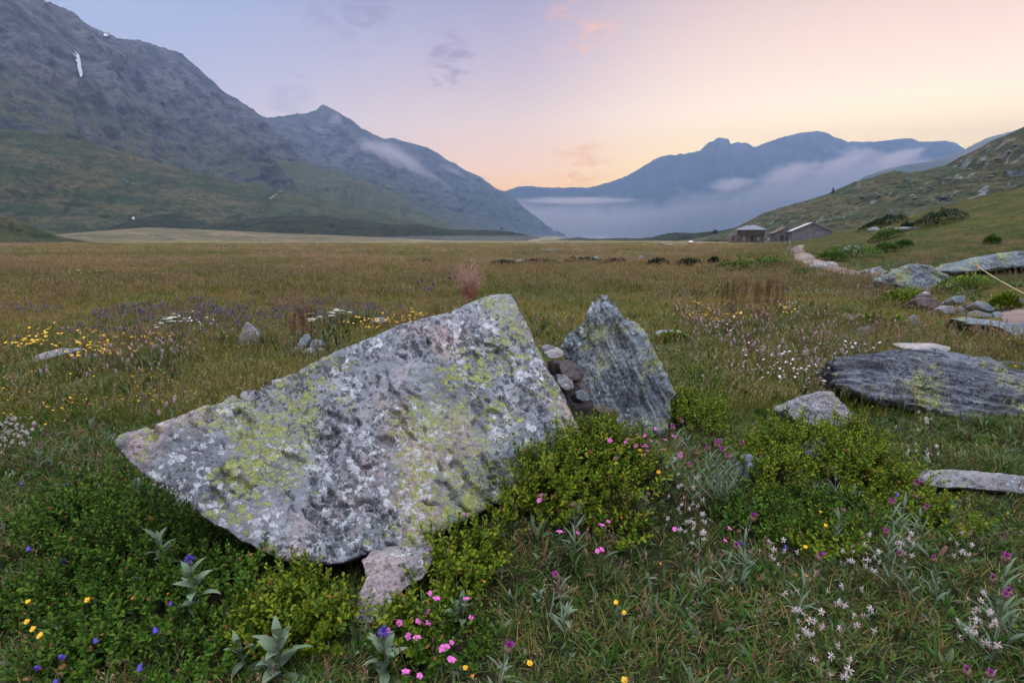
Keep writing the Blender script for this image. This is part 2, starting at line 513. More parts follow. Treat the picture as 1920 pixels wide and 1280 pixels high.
def land_mat(name, green, dry, rock, scree, z0, z1, rs, grain, rock_amt=.62, steep=(.45, .75), bump=6., zn=.35):
    """turf below z0, bare scree and rock above z1, and rock where it breaks through"""
    t = NT(name)
    ge = t.n('NewGeometry'); P = ge.outputs['Position']; N = ge.outputs['Normal']
    z = t.n('SeparateXYZ', {0: P}).outputs[2]; nz = t.n('SeparateXYZ', {0: N}).outputs[2]
    n1 = t.noise(P, 1 / rs, 6., .62); n2 = t.noise(P, 5 / rs, 6., .65); n3 = t.noise(P, 24 / rs, 4., .7)
    st = t.n('Mapping', {'Vector': P, 'Scale': (1., 1., .22)}).outputs[0]
    lv = t.n('Mapping', {'Vector': P, 'Scale': (.35, .35, 2.6)}).outputs[0]
    n5 = t.noise(lv, 4.5 / rs, 6., .68, .5)
    n4 = t.noise(st, 9 / rs, 5., .65, .4)
    turf = t.mix(t.step(t.math('MULTIPLY_ADD', n5, .7, t.math('MULTIPLY', n2, .3)), .40, .62), green, dry)
    turf = t.mix(t.step(n3, .42, .7), turf, tuple(x * .55 for x in green))
    turf = t.mix(t.step(t.noise(lv, 11. / rs, 5., .7, .3), .52, .68), turf, tuple(x * .5 for x in green))
    stone = t.mix(t.step(n4, .34, .66), rock, scree)
    stone = t.mix(t.step(n3, .45, .75), stone, tuple(x * .55 for x in rock))
    zz = t.math('ADD', z, t.math('MULTIPLY', t.math('SUBTRACT', n1, .5), (z1 - z0) * 2.2 * zn * 2))
    hi = t.step(zz, z0, z1)
    br = t.math('MULTIPLY', t.step(n4, rock_amt, rock_amt + .1), t.step(n1, .42, .56))
    sp = t.step(nz, steep[1], steep[0])
    m = t.math('MAXIMUM', t.math('MAXIMUM', hi, br), t.math('MULTIPLY', sp, t.step(n2, .4, .6)))
    c = t.mix(m, turf, stone)
    hgt_ = t.math('ADD', t.math('MULTIPLY', n4, .6), t.math('MULTIPLY', n3, .5))
    bp = t.n('Bump', {'Strength': .9, 'Distance': bump, 'Height': hgt_})
    b = t.n('BsdfPrincipled', {'Base Color': c, 'Roughness': .95, 'Specular IOR Level': .1, 'Normal': bp.outputs[0]})
    return t.out(b.outputs[0])


M_BIG = land_mat('mountain_rock', (.060, .070, .030), (.10, .085, .05), (.052, .056, .066), (.135, .128, .135), 130, 330, 420, 9, bump=24)  # rock tinted bluish: some of the haze is put into its colour
M_FOOT = land_mat('turf_slope', (.031, .046, .014), (.105, .082, .032), (.15, .145, .135), (.24, .225, .2), 900, 1200, 150, 5, .70, (.2, .4), bump=5)
M_FOOT2 = land_mat('upper_turf', (.055, .070, .026), (.10, .088, .04), (.15, .14, .13), (.20, .18, .16), 260, 420, 220, 5, .68, (.2, .4), bump=8)
M_FAR = land_mat('far_rock', (.035, .04, .03), (.05, .05, .035), (.04, .038, .04), (.13, .12, .115), 500, 900, 1500, 30, bump=40)
M_RIGHT = land_mat('rocky_hill', (.040, .055, .018), (.125, .094, .04), (.13, .137, .145), (.25, .26, .27), 900, 1200, 60, 5, .575, (.25, .45), bump=2.)
M_KNOLL = land_mat('knoll_turf', (.018, .027, .010), (.050, .044, .018), (.16, .16, .15), (.25, .24, .22), 900, 1200, 40, 5, .66, (.2, .4), bump=1.5)

big_ridge = [(-2600, -900, 480), (-1300, -620, 760), (-700, -480, 930), (-330, -330, 1050), (-150, -170, 1150), (-20, -72, 1280), (40, -30, 1350), (80, 0, 1400), (120, 18, 1450), (160, 44, 1500), (200, 67, 1560), (215, 72, 1580), (270, 79, 1680), (328, 98, 1780), (345, 118, 1830), (385, 140, 1930), (425, 180, 2050), (455, 200, 2200),
             (497, 222, 2400), (515, 219, 2500), (545, 216, 2600), (560, 214, 2660), (580, 212, 2720), (592, 205, 2760), (603, 195, 2800), (618, 203, 2830), (640, 217, 2880), (665, 234, 2950), (695, 250, 3050), (715, 260, 3120), (735, 259, 3180), (770, 268, 3300), (800, 276, 3380), (822, 288, 3450), (840, 302, 3520), (870, 318, 3600),
             (900, 332, 3700), (925, 350, 3800), (950, 363, 3900), (985, 395, 4050), (1015, 424, 4150), (1040, 446, 4250), (1060, 462, 4300)]
off = [(np.interp(q[0], [-2600, -330, 600, 830, 1060], [420, 500, 680, 420, 30]), np.interp(q[0], [-2600, -330, 600, 830, 1060], [-300, -400, -600, -480, -200])) for q in big_ridge]
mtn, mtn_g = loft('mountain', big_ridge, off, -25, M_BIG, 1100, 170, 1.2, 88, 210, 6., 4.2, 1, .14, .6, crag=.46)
loft('mountain', [(660, 372, 5543), (900, 362, 5543), (945, 358, 5543), (985, 348, 5610), (1030, 352, 5678), (1110, 351, 5746), (1160, 336, 5746), (1185, 325, 5678), (1212, 308, 5610), (1240, 293, 5543), (1290, 287, 5475), (1312, 283, 5408), (1328, 268, 5408), (1345, 259, 5408), (1366, 260, 5408), (1370, 270, 5408), (1385, 267, 5408), (1402, 268, 5408), (1412, 275, 5408), (1425, 272, 5408), (1445, 265, 5408),
     (1470, 257, 5408), (1495, 250, 5408), (1530, 246, 5408), (1548, 248, 5408), (1565, 257, 5408), (1590, 266, 5408), (1640, 266, 5340), (1690, 260, 5272), (1704, 259, 5272), (1725, 266, 5205), (1770, 264, 5137), (1790, 268, 5137), (1802, 276, 5137), (1850, 300, 5070), (1950, 330, 5002)],
     (-300, -1000), -160, M_FAR, 560, 80, 1.1, 110, 420, 4.2, 2.5, 22, .1, .4, crag=.5)
loft('hill', [(1560, 372, 2900), (1620, 332, 2800), (1660, 318, 2750), (1700, 309, 2700), (1745, 303, 2650), (1800, 284, 2600), (1850, 259, 2550), (1895, 247, 2500), (1990, 220, 2400), (2200, 190, 2300)], (-350, -700), -60, M_FOOT2, 260, 60, 1.1, 45, 220, 1.6, 2.5, 31, .1)
loft('hill', [(60, 236, 1150), (150, 240, 1180), (300, 262, 1280), (450, 284, 1400), (560, 306, 1520), (640, 324, 1600), (720, 352, 1720), (780, 384, 1850), (840, 417, 1960), (880, 436, 2050), (930, 450, 2100)], (110, -330), -14, M_FOOT2, 320, 60, 1.1, 42, 130, 2.0, 2.4, 41, .1)
foot, foot_g = loft('hill', [(-2400, -200, 230), (-1100, 40, 400), (-420, 120, 520), (-200, 190, 620), (0, 238, 720), (80, 250, 750), (150, 262, 790), (220, 282, 830), (300, 306, 880), (400, 330, 950), (450, 341, 990), (520, 354, 1040), (600, 372, 1100), (660, 384, 1150), (720, 398, 1200), (790, 420, 1270), (850, 438, 1330), (900, 449, 1400)], (90, -260), -7.5, M_FOOT, 640, 80, 1.25, 26, 75, 2.0, 2.2, 51, .12)
loft('hill', [(-1800, 150, 110), (-800, 280, 160), (-320, 330, 190), (-150, 372, 215), (0, 404, 240), (40, 417, 248), (80, 434, 256), (110, 446, 262), (150, 456, 270)], (20, -60), -2.5, M_FOOT, 160, 30, 1.3, 3., 18, 1.0, 2., 61, .1)
loft('hill', [(190, 450, 540), (240, 424, 580), (270, 410, 600), (300, 402, 610), (330, 400, 620), (360, 408, 630), (395, 422, 640), (430, 417, 650), (480, 408, 670), (545, 405, 690), (605, 405, 710), (650, 411, 725), (700, 416, 740), (740, 421, 760), (790, 421, 790), (815, 426, 800), (850, 431, 830), (900, 431, 840), (940, 432, 830), (965, 436, 810), (1000, 443, 790), (1040, 449, 780), (1070, 456, 770)], (8, -110), -7, M_KNOLL, 420, 44, 1.0, 9, 24, 2.2, 1.6, 71, .12)
loft('hill', [(1010, 458, 690), (1040, 452, 680), (1062, 447, 670), (1085, 445, 660), (1115, 449, 650), (1150, 447, 640), (1185, 447, 630), (1215, 446, 610), (1245, 439, 590), (1265, 436, 570), (1300, 437, 550), (1330, 434, 520), (1350, 433, 500), (1372, 428, 480), (1410, 438, 460), (1450, 452, 440)], (-4, -90), -5, M_KNOLL, 260, 36, 1.0, 6, 26, 1.6, 1.6, 81, .12)
M_FAN = land_mat('dry_fan', (.12, .105, .05), (.25, .185, .11), (.2, .18, .16), (.3, .28, .25), 900, 1200, 60, 5, .9, (.05, .1), bump=.6)
loft('hill', [(40, 450, 500), (90, 444, 520), (150, 437, 540), (230, 429, 555), (275, 426, 560), (330, 428, 565), (420, 432, 575), (520, 437, 590), (650, 442, 610), (760, 447, 630), (840, 452, 650)], (0, -170), -6.5, M_FAN, 200, 24, 1.0, .8, 30, .5, 2., 66, .1)
rh, rh_g = loft('hill', [(1290, 456, 470), (1330, 444, 465), (1365, 435, 460), (1395, 421, 455), (1425, 402, 450), (1460, 390, 440), (1500, 379, 430), (1545, 366, 420), (1600, 342, 410), (1635, 333, 402), (1652, 326, 398), (1672, 321, 394), (1688, 322, 390), (1700, 326, 388), (1730, 320, 380), (1775, 309, 370), (1800, 294, 362), (1830, 280, 355), (1860, 263, 348), (1895, 250, 340), (1920, 237, 335), (1990, 200, 320), (2100, 140, 305), (2350, 60, 290)],
               [(-4 - 60 * i / 23, -150 - 70 * i / 23) for i in range(24)], [-4 + 6 * i / 23 for i in range(24)], M_RIGHT, 420, 120, 1.1, 9, 26, 2.6, 1.5, 91, .14, crag=.5)


def loft_at(g, px, py):
    """the point of a loft that shows nearest to a pixel, with an outward direction"""
    u, v, Pp = g
    Q = Pp[:, v <= 1].reshape(-1, 3)
    d = Q - (0, 0, CAM_H)
    X = d[:, 0]; Yc = d[:, 1] * CT - d[:, 2] * ST; Zc = d[:, 1] * ST + d[:, 2] * CT
    qx = 960 + F * X / Yc; qy = 640 - F * Zc / Yc
    return Q[np.argmin((qx - px)**2 + (qy - py)**2)]


# snow lying in the gullies of the big mountain
M_SNOW = plain('old_snow', (.62, .66, .72), .6, .3, .1, .05)
def drape(name, g, poly, lift, mat, kind='stuff', nseg=9, tries=1):
    """a thin sheet lying on a loft along a chain of (px, py, half width in px)"""
    pl = np.array(poly, float); s_ = np.linspace(0, len(pl) - 1, nseg)
    c_ = np.stack([np.interp(s_, np.arange(len(pl)), pl[:, i]) for i in range(3)], -1)
    dr = unit(np.gradient(c_[:, :2], axis=0)); nn = np.stack([-dr[:, 1], dr[:, 0]], -1)
    rows = []
    for k in (-1, 0, 1):
        q = c_[:, :2] + nn * (c_[:, 2:] * k * (1 + .35 * rng.normal(size=(nseg, 1))))
        rows.append([loft_at(g, *a) + np.array(lift) for a in q])
    m = MB(); m.add(np.array(rows).reshape(-1, 3), grid_q(3, nseg))
    return tag(m.build(name, mat), kind=kind)
drape('snow', mtn_g, [(139, 101, 2), (145, 112, 5), (149, 124, 4), (151, 138, 4), (153, 151, 2)], (7, -10, 3), M_SNOW)
drape('snow', mtn_g, [(84, 2, 2), (89, 5, 5), (92, 10, 2)], (3, -6, 4), M_SNOW)
drape('snow', mtn_g, [(197, 71, 2), (203, 68, 4), (207, 69, 2)], (3, -6, 4), M_SNOW)

# ------------------------------------------------------------------ air, valley fog and clouds clinging to the slopes
def box_vol(name, lo, hi, mat):
    m = MB(); box(m, lo, hi); return tag(m.build(name, mat, smooth=False), kind='stuff')
t = NT('haze_air')
v = t.n('VolumePrincipled', {'Color': (.30, .45, .70), 'Density': AIR, 'Anisotropy': .0})
M_HAZE = t.out(vol=v.outputs[0])
box_vol('haze', (-7500, -60, -420), (7500, 6200, 1060), M_HAZE)

t = NT('valley_fog')
o = t.n('TexCoord').outputs['Object']; z = t.n('SeparateXYZ', {0: o}).outputs[2]; x = t.n('SeparateXYZ', {0: o}).outputs[0]
n = t.noise(t.n('Mapping', {'Vector': o, 'Scale': (.0026, .0026, .0052)}).outputs[0], 1., 6., .66, .7)
top = t.math('MULTIPLY_ADD', t.step(x, 900., 3000.), 330., 250.)
zz = t.math('SUBTRACT', t.math('MULTIPLY_ADD', t.math('SUBTRACT', n, .5), 460., z), top)
d = t.math('MULTIPLY', t.step(zz, 40., -110.), t.math('MULTIPLY_ADD', t.step(zz, -40., -220.), -1.6e-3, 4.2e-3))
v = t.n('VolumePrincipled', {'Color': (1., .95, .93), 'Anisotropy': .75, 'Density': d})
M_FOG = t.out(vol=v.outputs[0])
M_FOG.cycles.volume_step_rate = .5
xs = np.linspace(-4200, 5600, 110); ys = np.linspace(4300, 5300, 40)
FX, FY = np.meshgrid(xs, ys, indexing='ij')
pp = np.stack([FX / 620, FY / 620, 0 * FX], -1).reshape(-1, 3)
ft = 420 + 360 * ss(600, 2900, FX) + 60 * fbm(pp, 4, 7).reshape(FX.shape) + 80 * np.maximum(0, fbm(pp * 1.7, 4, 9)).reshape(FX.shape) * ss(500, 1600, FX)
edge = np.minimum.reduce([(FX - xs[0]) / 700, (xs[-1] - FX) / 700, (FY - ys[0]) / 250, (ys[-1] - FY) / 250]).clip(0, 1)
ft = -300 + (ft + 300) * edge**.45
m = MB(); n_ = FX.size
m.add(np.concatenate([np.stack([FX, FY, ft], -1).reshape(-1, 3), np.stack([FX, FY, 0 * FX - 380], -1).reshape(-1, 3)]), np.concatenate([grid_q(110, 40), grid_q(110, 40)[:, ::-1] + n_]))
i_ = np.arange(110 * 40).reshape(110, 40)
loop = np.concatenate([i_[:, 0], i_[-1, 1:], i_[-2::-1, -1], i_[0, -2:0:-1]])
nx = np.roll(loop, -1)
m.add(np.zeros((0, 3)), np.zeros((0, 4), int))
m.f.append(np.stack([loop, loop + n_, nx + n_, nx], -1)); m.m.append(np.zeros(len(loop)))
tag(m.build('fog', M_FOG), kind='stuff')


def cloud_mat(name, dens, scale, lo, hi, col=(.95, .93, .95)):
    t = NT(name)
    o = t.n('TexCoord').outputs['Object']
    r = t.vmath('LENGTH', o, out=1)
    f = t.step(r, 1., .25)
    n = t.noise(o, scale, 5., .6, .5)
    d = t.math('MULTIPLY', t.step(t.math('MULTIPLY_ADD', f, .35, t.math('SUBTRACT', n, .2)), lo, hi), t.math('MULTIPLY', f, dens))
    v = t.n('VolumePrincipled', {'Color': col, 'Anisotropy': .75, 'Density': d})
    return t.out(vol=v.outputs[0])
M_CL = cloud_mat('clinging_cloud', .016, 2.3, .30, .75, (1., .96, .96))
M_CL2 = cloud_mat('thin_cloud', .010, 2.8, .34, .85, (1., .96, .96))
M_CL3 = cloud_mat('far_cloud', .03, 2.9, .36, .85, (1, .93, .9))
sph = MB(); lathe(sph, [(1e-3, -1)] + [(math.sin(a), -math.cos(a)) for a in np.linspace(.2, 2.94, 14)] + [(1e-3, 1)], 24)
for (px, py, Y, rx, ry, rz, rot, mt) in [(716, 286, 0, 230, 110, 88, .30, M_CL), (690, 276, 0, 70, 60, 42, .1, M_CL), (760, 304, 0, 180, 90, 55, .42, M_CL), (628, 228, 0, 52, 50, 66, .2, M_CL), (595, 244, 0, 80, 45, 20, .3, M_CL2), (845, 318, 0, 140, 80, 34, .45, M_CL2), (905, 336, 0, 80, 60, 34, .5, M_CL2), (800, 330, 0, 180, 80, 40, .5, M_CL2),
                                         (1615, 290, 4900, 280, 140, 100, .1, M_CL3), (1480, 326, 4250, 340, 160, 120, -.25, M_CL3), (1570, 312, 4300, 300, 160, 110, -.3, M_CL3), (1680, 298, 4250, 300, 160, 90, -.3, M_CL3), (1370, 346, 4300, 260, 150, 80, -.1, M_CL3), (1080, 376, 4300, 700, 200, 40, 0., M_CL3)]:
    o = sph.build('cloud', mt); o.scale = (rx, ry, rz); o.rotation_euler = (0, rot, 0)
    p = at(px, py, Y).ravel() if Y else loft_at(mtn_g, px, py)
    if not Y: p = p + unit(np.array([0, 0, CAM_H]) - p) * ry * .75
    o.location = p
    tag(o, kind='stuff')
# a breath of mist on the far meadow
t = NT('meadow_mist')
v = t.n('VolumePrincipled', {'Color': (.95, .95, 1.), 'Density': 9e-4})
mm = t.out(vol=v.outputs[0])
o = sph.build('mist', mm); o.location = (0, 660, -9); o.scale = (300, 190, 10); tag(o, kind='stuff')
# ------------------------------------------------------------------ stone
def stone_mat(name, base=(.18, .195, .22), pale=(.36, .37, .39), dark=(.055, .055, .06), lichen=.5, white=.5, pink=0., grain=(1., 1., 1.), rot=(0, 0, 0), size=1., fol=.6, band=.35):
    t = NT(name)
    o = t.n('TexCoord').outputs['Object']
    O = t.n('Mapping', {'Vector': o, 'Scale': (1 / size,) * 3}).outputs[0]
    FO = t.n('Mapping', {'Vector': t.n('Mapping', {'Vector': O, 'Rotation': rot}).outputs[0], 'Scale': grain}).outputs[0]
    n_big = t.noise(O, 2.1, 5., .6)
    n_mid = t.noise(O, 8., 7., .68, .3)
    n_fin = t.noise(O, 42., 5., .7)
    n_fol = t.noise(FO, 7., 7., .66, .35)
    f = t.math('MULTIPLY_ADD', n_fol, fol, t.math('MULTIPLY', n_mid, 1 - fol))
    c = t.mix(t.step(f, .38, .62), base, pale)
    c = t.mix(t.math('MULTIPLY', t.step(t.noise(O, 19., 7., .74, .6), .50, .60), .5), c, pale)
    c = t.mix(t.step(n_big, .42, .62), c, t.mix(.55, c, tuple(x * .55 for x in base)))
    c = t.mix(t.math('MULTIPLY', t.step(n_fol, .53, .60), band), c, dark)
    c = t.mix(t.math('MULTIPLY', t.step(n_fol, .46, .40), band * .6), c, tuple(min(1, x * 1.25) for x in pale))
    # dark crust lichen in small spots and larger mottles
    v = t.n('TexVoronoi', {'Vector': t.vmath('ADD', O, t.n('VectorMath', {0: t.n('TexNoise', {'Vector': O, 'Scale': 30., 'Detail': 3.}).outputs[1], 3: .05}, operation='SCALE').outputs[0]), 'Scale': 34., 'Randomness': 1.}, feature='F1').outputs[0]
    sp = t.math('MULTIPLY', t.step(t.math('ADD', v, t.math('MULTIPLY', n_mid, -.55)), .08, .0), t.step(t.noise(O, 5.5, 3.), .42, .6))
    c = t.mix(t.math('MULTIPLY', sp, .85), c, dark)
    c = t.mix(t.math('MULTIPLY', t.step(t.noise(O, 13., 8., .75, .5), .55, .66), .75), c, dark)
    if pink:
        pk = t.math('MULTIPLY', t.step(t.noise(t.n('Mapping', {'Vector': O, 'Location': (.37, .2, .55)}).outputs[0], 1.35, 5., .62), .46, .58), pink)
        c = t.mix(pk, c, t.mix(t.step(n_fin, .35, .6), (.12, .10, .10), (.48, .37, .36)))
    if white:
        wn_ = t.noise(t.n('Mapping', {'Vector': O, 'Location': (3.1, 1.2, .4)}).outputs[0], 6.5, 9., .74, .4)
        c = t.mix(t.math('MULTIPLY', t.step(wn_, .565, .625), white), c, t.mix(t.step(n_fin, .3, .62), (.36, .38, .40), (.66, .68, .70)))
    wob = t.n('VectorMath', {0: t.n('TexNoise', {'Vector': O, 'Scale': 22., 'Detail': 5., 'Roughness': .7}).outputs[1], 3: .075}, operation='SCALE').outputs[0]
    WO = t.vmath('ADD', O, wob)
    def rosettes(scale, loc, amount, zsc, zlo, zhi):
        V = t.n('Mapping', {'Vector': WO, 'Location': loc}).outputs[0]
        vn = t.n('TexVoronoi', {'Vector': V, 'Scale': scale, 'Randomness': 1.}, feature='F1')
        rr = t.math('MULTIPLY', t.n('SeparateColor', {0: vn.outputs['Color']}).outputs[0], amount)
        z_ = t.step(t.noise(t.n('Mapping', {'Vector': O, 'Location': loc}).outputs[0], zsc, 4., .6), zlo, zhi)
        rad = t.math('MULTIPLY', rr, z_)
        return t.math('MULTIPLY', t.step(t.math('SUBTRACT', vn.outputs['Distance'], rad), .05, -.04), t.step(rad, .08, .14)), vn.outputs['Distance'], rad
    if white:
        m_, dd_, rr_ = rosettes(30., (2.3, .4, 1.1), .80 * white, 2.6, .44, .62)
        c = t.mix(t.math('MULTIPLY', m_, .9), c, t.mix(t.step(n_fin, .34, .6), (.30, .32, .35), (.60, .62, .64)))
        m_, dd_, rr_ = rosettes(42., (5.3, 1.4, .1), .85, 2.2, .38, .58)
        c = t.mix(t.math('MULTIPLY', m_, .85), c, t.mix(t.step(n_fin, .36, .6), dark, tuple(x * .6 for x in base)))
    if lichen:
        for (sc_, lo_, am) in ((30., (.7, 3.1, .2), .80), (46., (4.1, .3, 2.2), .84), (80., (1.2, 2.2, 6.), .85)):
            m_, dd_, rr_ = rosettes(sc_, lo_, am, 1.9, .56 - lichen * .22, .68 - lichen * .22)
            rim = t.step(t.math('SUBTRACT', rr_, dd_), .0, .12)
            lc = t.mix(rim, (.15, .18, .065), (.35, .38, .11))
            lc = t.mix(t.step(t.noise(O, 75., 3., .6), .42, .66), lc, (.20, .22, .08))
            c = t.mix(t.math('MULTIPLY', m_, .93), c, lc)
    c = t.mix(t.math('MULTIPLY', t.step(n_fin, .55, .8), .35), c, dark)
    h = t.math('ADD', t.math('ADD', t.math('MULTIPLY', n_fol, .8), t.math('MULTIPLY', n_fin, .22)), t.math('MULTIPLY', n_mid, .5))
    h = t.math('ADD', h, t.math('MULTIPLY', t.noise(O, 130., 3., .7), .09))
    bp = t.n('Bump', {'Strength': 1., 'Distance': .055 * size, 'Height': h})
    b = t.n('BsdfPrincipled', {'Base Color': c, 'Roughness': .88, 'Specular IOR Level': .25, 'Normal': bp.outputs[0]})
    return t.out(b.outputs[0])


def solid(poly3, ext, shr, slices):
    """closed solid from an outline in space, swept along ext: slices = [(t, scale)]"""
    import bmesh
    bm = bmesh.new()
    c = poly3.mean(0)
    rings = []
    for (tt, sc) in slices:
        off = ext * tt
        rings.append([bm.verts.new(Vector(c + (q - c) * sc + off)) for q in poly3])
    n = len(poly3)
    for a, b in zip(rings[:-1], rings[1:]):
        for i in range(n):
            bm.faces.new((a[i], a[(i + 1) % n], b[(i + 1) % n], b[i]))
    bm.faces.new(rings[0][::-1]); bm.faces.new(rings[-1])
    bmesh.ops.triangulate(bm, faces=[f for f in bm.faces if len(f.verts) > 4])
    bmesh.ops.recalc_face_normals(bm, faces=bm.faces)
    me = bpy.data.meshes.new('solid'); bm.to_mesh(me); bm.free()
    return me


def rock(name, label, outline, Y0, mat, k=.6, m=0., thick=.5, drop=.35, voxel=.02, rough=.03, freq=5., fol=0., foldir=(0, 0, 1), folf=18., crack=0., flat=0., face=.97, back=.7, cat='rock', seed=0, base=None, smooth=1, group=None, skew=0., chip=0.):
    ol = np.array(outline, float)
    # densify the outline and roughen it a little
    pts = []
    for a, b in zip(ol, np.roll(ol, -1, 0)):
        nn = max(1, int(np.hypot(*(b - a)) / 14))
        for i in range(nn): pts.append(a + (b - a) * i / nn)
    ol = np.array(pts)
    rx, rz = ray(ol[:, 0], ol[:, 1])
    if base is None: base = (ol[:, 0].mean(), ol[:, 1].max())
    if Y0 is None: Y0 = float(gp1(base[0], base[1])[1])
    elif isinstance(Y0, str): Y0 = float(gp1(1815, 603)[1]) + float(Y0)
    P0 = at(base[0], base[1], Y0).ravel()
    # Y - Y0 = k (z - z0) + m (x - x0)
    Yp = (Y0 - k * (P0[2] - CAM_H) - m * P0[0]) / (1 - k * rz - m * rx)
    q = np.stack([rx * Yp, Yp, CAM_H + rz * Yp], -1)
    size = np.ptp(q, axis=0).max()
    ext = np.array([skew, 1., -drop]); ext = ext / np.linalg.norm(ext) * thick
    me = solid(q, ext, 1, [(-.02, face * .93), (.0, face), (.10, 1.0), (.55, .5 + back * .5), (1., back)])
    o = bpy.data.objects.new('tmp', me); COL.objects.link(o)
    md = o.modifiers.new('r', 'REMESH'); md.mode = 'VOXEL'; md.voxel_size = voxel
    if smooth:
        ms = o.modifiers.new('s', 'SMOOTH'); ms.iterations = smooth; ms.factor = .5
    dg = bpy.context.evaluated_depsgraph_get()
    m2 = bpy.data.meshes.new_from_object(o.evaluated_get(dg))
    bpy.data.objects.remove(o)
    n = len(m2.vertices)
    v = np.empty(n * 3); m2.vertices.foreach_get('co', v); v = v.reshape(-1, 3)
    nr_ = np.empty(n * 3); m2.vertex_normals.foreach_get('vector', nr_); nr_ = nr_.reshape(-1, 3)
    lowp = fbm(v * freq, 4, seed + 100, .55)
    d = rough * lowp + rough * .35 * fbm(v * freq * 4.3, 3, seed + 105, .6)
    if fol:
        D = unit(np.array(foldir)); Fm = frame(D)              # z column: across the layers
        w_ = v @ Fm + .06 / max(size, .3) * 0 + np.stack([0 * lowp, 0 * lowp, .05 * lowp * size], -1)
        lay = fbm(w_ * (folf * .10, folf * .16, folf), 4, seed + 110, .6, True)
        d = d + fol * lay
        lay2 = fbm(w_ * (folf * .22, folf * .3, folf * 2.3), 3, seed + 115, .6)
        d = d + fol * .4 * lay2
        if crack:
            cr_ = fbm(w_ * (folf * .14, folf * .20, folf * .75), 3, seed + 120, .55)
            d = d - crack * ss(.17, .30, cr_)
    d = d - .45 * fol - .3 * rough + rough * .22 * fbm(v * freq * 11, 2, seed + 140)
    if chip:
        d = d - chip * ss(.1, .5, fbm(v * freq * 1.8, 2, seed + 130))
    v = v + nr_ * d[:, None]
    org = np.array([q[:, 0].mean(), q[:, 1].mean() + .5 * ext[1], min(q[:, 2].min(), 99)])
    m2.vertices.foreach_set('co', (v - org).ravel())
    m2.materials.clear(); m2.materials.append(mat)
    m2.polygons.foreach_set('use_smooth', np.ones(len(m2.polygons), bool))
    m2.name = name; m2.update()
    o = bpy.data.objects.new(name, m2); COL.objects.link(o); o.location = org
    tag(o, label, cat, group)
    ROCKS.append((org[0], org[1], np.ptp(v[:, 0]) / 2, np.ptp(v[:, 1]) / 2))
    return o


ROCKS = []
M_BOUL = stone_mat('lichen_gneiss', (.150, .168, .186), (.37, .39, .42), (.05, .05, .055), .32, 1., 1., (.6, .5, 1.6), (0, R(-50), 0), fol=.6)
M_PEAK = stone_mat('grey_schist', (.12, .15, .17), (.35, .39, .42), (.03, .03, .035), .12, .6, 0., (.22, .3, 1.9), (0, R(-62), 0), .8, fol=.9, band=.8)
M_SLAB = stone_mat('dark_schist', (.095, .105, .125), (.235, .255, .285), (.022, .022, .027), .12, .2, 0., (.25, .3, 1.9), (R(25), R(-13), 0), 1., fol=.9, band=.8)
M_GREY = stone_mat('grey_stone', (.18, .19, .205), (.36, .37, .385), (.06, .06, .065), .2, .6, .3, (.5, .5, 1.5), (0, R(15), 0), .6, fol=.6)
M_BLUE = stone_mat('blue_grey_stone', (.13, .16, .18), (.27, .31, .33), (.045, .05, .055), .26, .3, 0., (.4, .4, 1.4), (0, R(12), 0), 1.2, fol=.7)
M_RED = stone_mat('russet_stone', (.085, .068, .07), (.19, .15, .15), (.05, .04, .045), 0, 0, 0., (1, 1, 1), (0, 0, 0), .4, fol=.4)
M_PALE = stone_mat('pale_stone', (.32, .30, .30), (.52, .49, .47), (.12, .1, .1), .2, .6, .6, (.4, .4, 1.6), (0, R(8), 0), .5, fol=.6)
M_PINK = stone_mat('pinkish_gneiss', (.19, .18, .185), (.40, .37, .37), (.05, .045, .047), .3, .8, .8, (1., .6, 1.2), (0, R(30), 0), .8, fol=.4)

# the big leaning boulder and the stone it rests on
rock('boulder', 'big wedge-shaped boulder leaning back, mottled with yellow-green and white lichen',
     [(203, 826), (214, 814), (250, 802), (300, 790), (360, 766), (428, 738), (470, 727), (505, 711), (560, 690), (625, 656), (700, 628), (745, 606), (780, 596), (812, 589), (860, 573), (885, 563), (905, 553), (925, 547), (948, 545), (964, 548), (970, 560), (976, 580), (990, 600), (1000, 625), (1015, 655), (1030, 690), (1052, 722), (1068, 755), (1084, 785), (1099, 814),
      (1070, 850), (1010, 900), (960, 930), (905, 962), (858, 985), (822, 1006), (800, 1035), (760, 1042), (710, 1040), (680, 1044), (640, 1060), (590, 1064), (543, 1060), (520, 1052), (480, 1034), (445, 1016), (420, 997), (395, 985), (370, 962), (330, 925), (290, 906), (262, 890), (240, 872), (222, 856), (210, 842)],
     2.3, M_BOUL, k=.9, m=.35, thick=.75, drop=.5, voxel=.0105, rough=.014, freq=4.2, fol=.007, foldir=(.80, .25, .62), folf=26, crack=.03, face=.99, back=.72, seed=1, base=(690, 1060), cat='boulder', smooth=1, chip=.006)
rock('footing_stone', 'pinkish rough stone under the lowest corner of the big leaning boulder', [(674, 1052), (720, 1044), (770, 1046), (806, 1036), (812, 1060), (798, 1085), (765, 1100), (735, 1130), (722, 1170), (712, 1215), (690, 1232), (664, 1225), (655, 1180), (668, 1120), (682, 1090)],
     1.97, M_PINK, k=1.05, m=.1, thick=.4, drop=.1, voxel=.010, rough=.018, freq=7, crack=0, chip=.012, seed=2)
rock('propping_stone', 'shaded grey stone under the raised tip of the big leaning boulder', [(238, 900), (262, 896), (300, 905), (335, 930), (380, 968), (420, 1005), (415, 1040), (380, 1050), (330, 1010), (285, 975), (255, 945)], 2.95, M_GREY, k=.2, thick=.4, drop=.1, voxel=.013, rough=.02, seed=3, fol=.01)
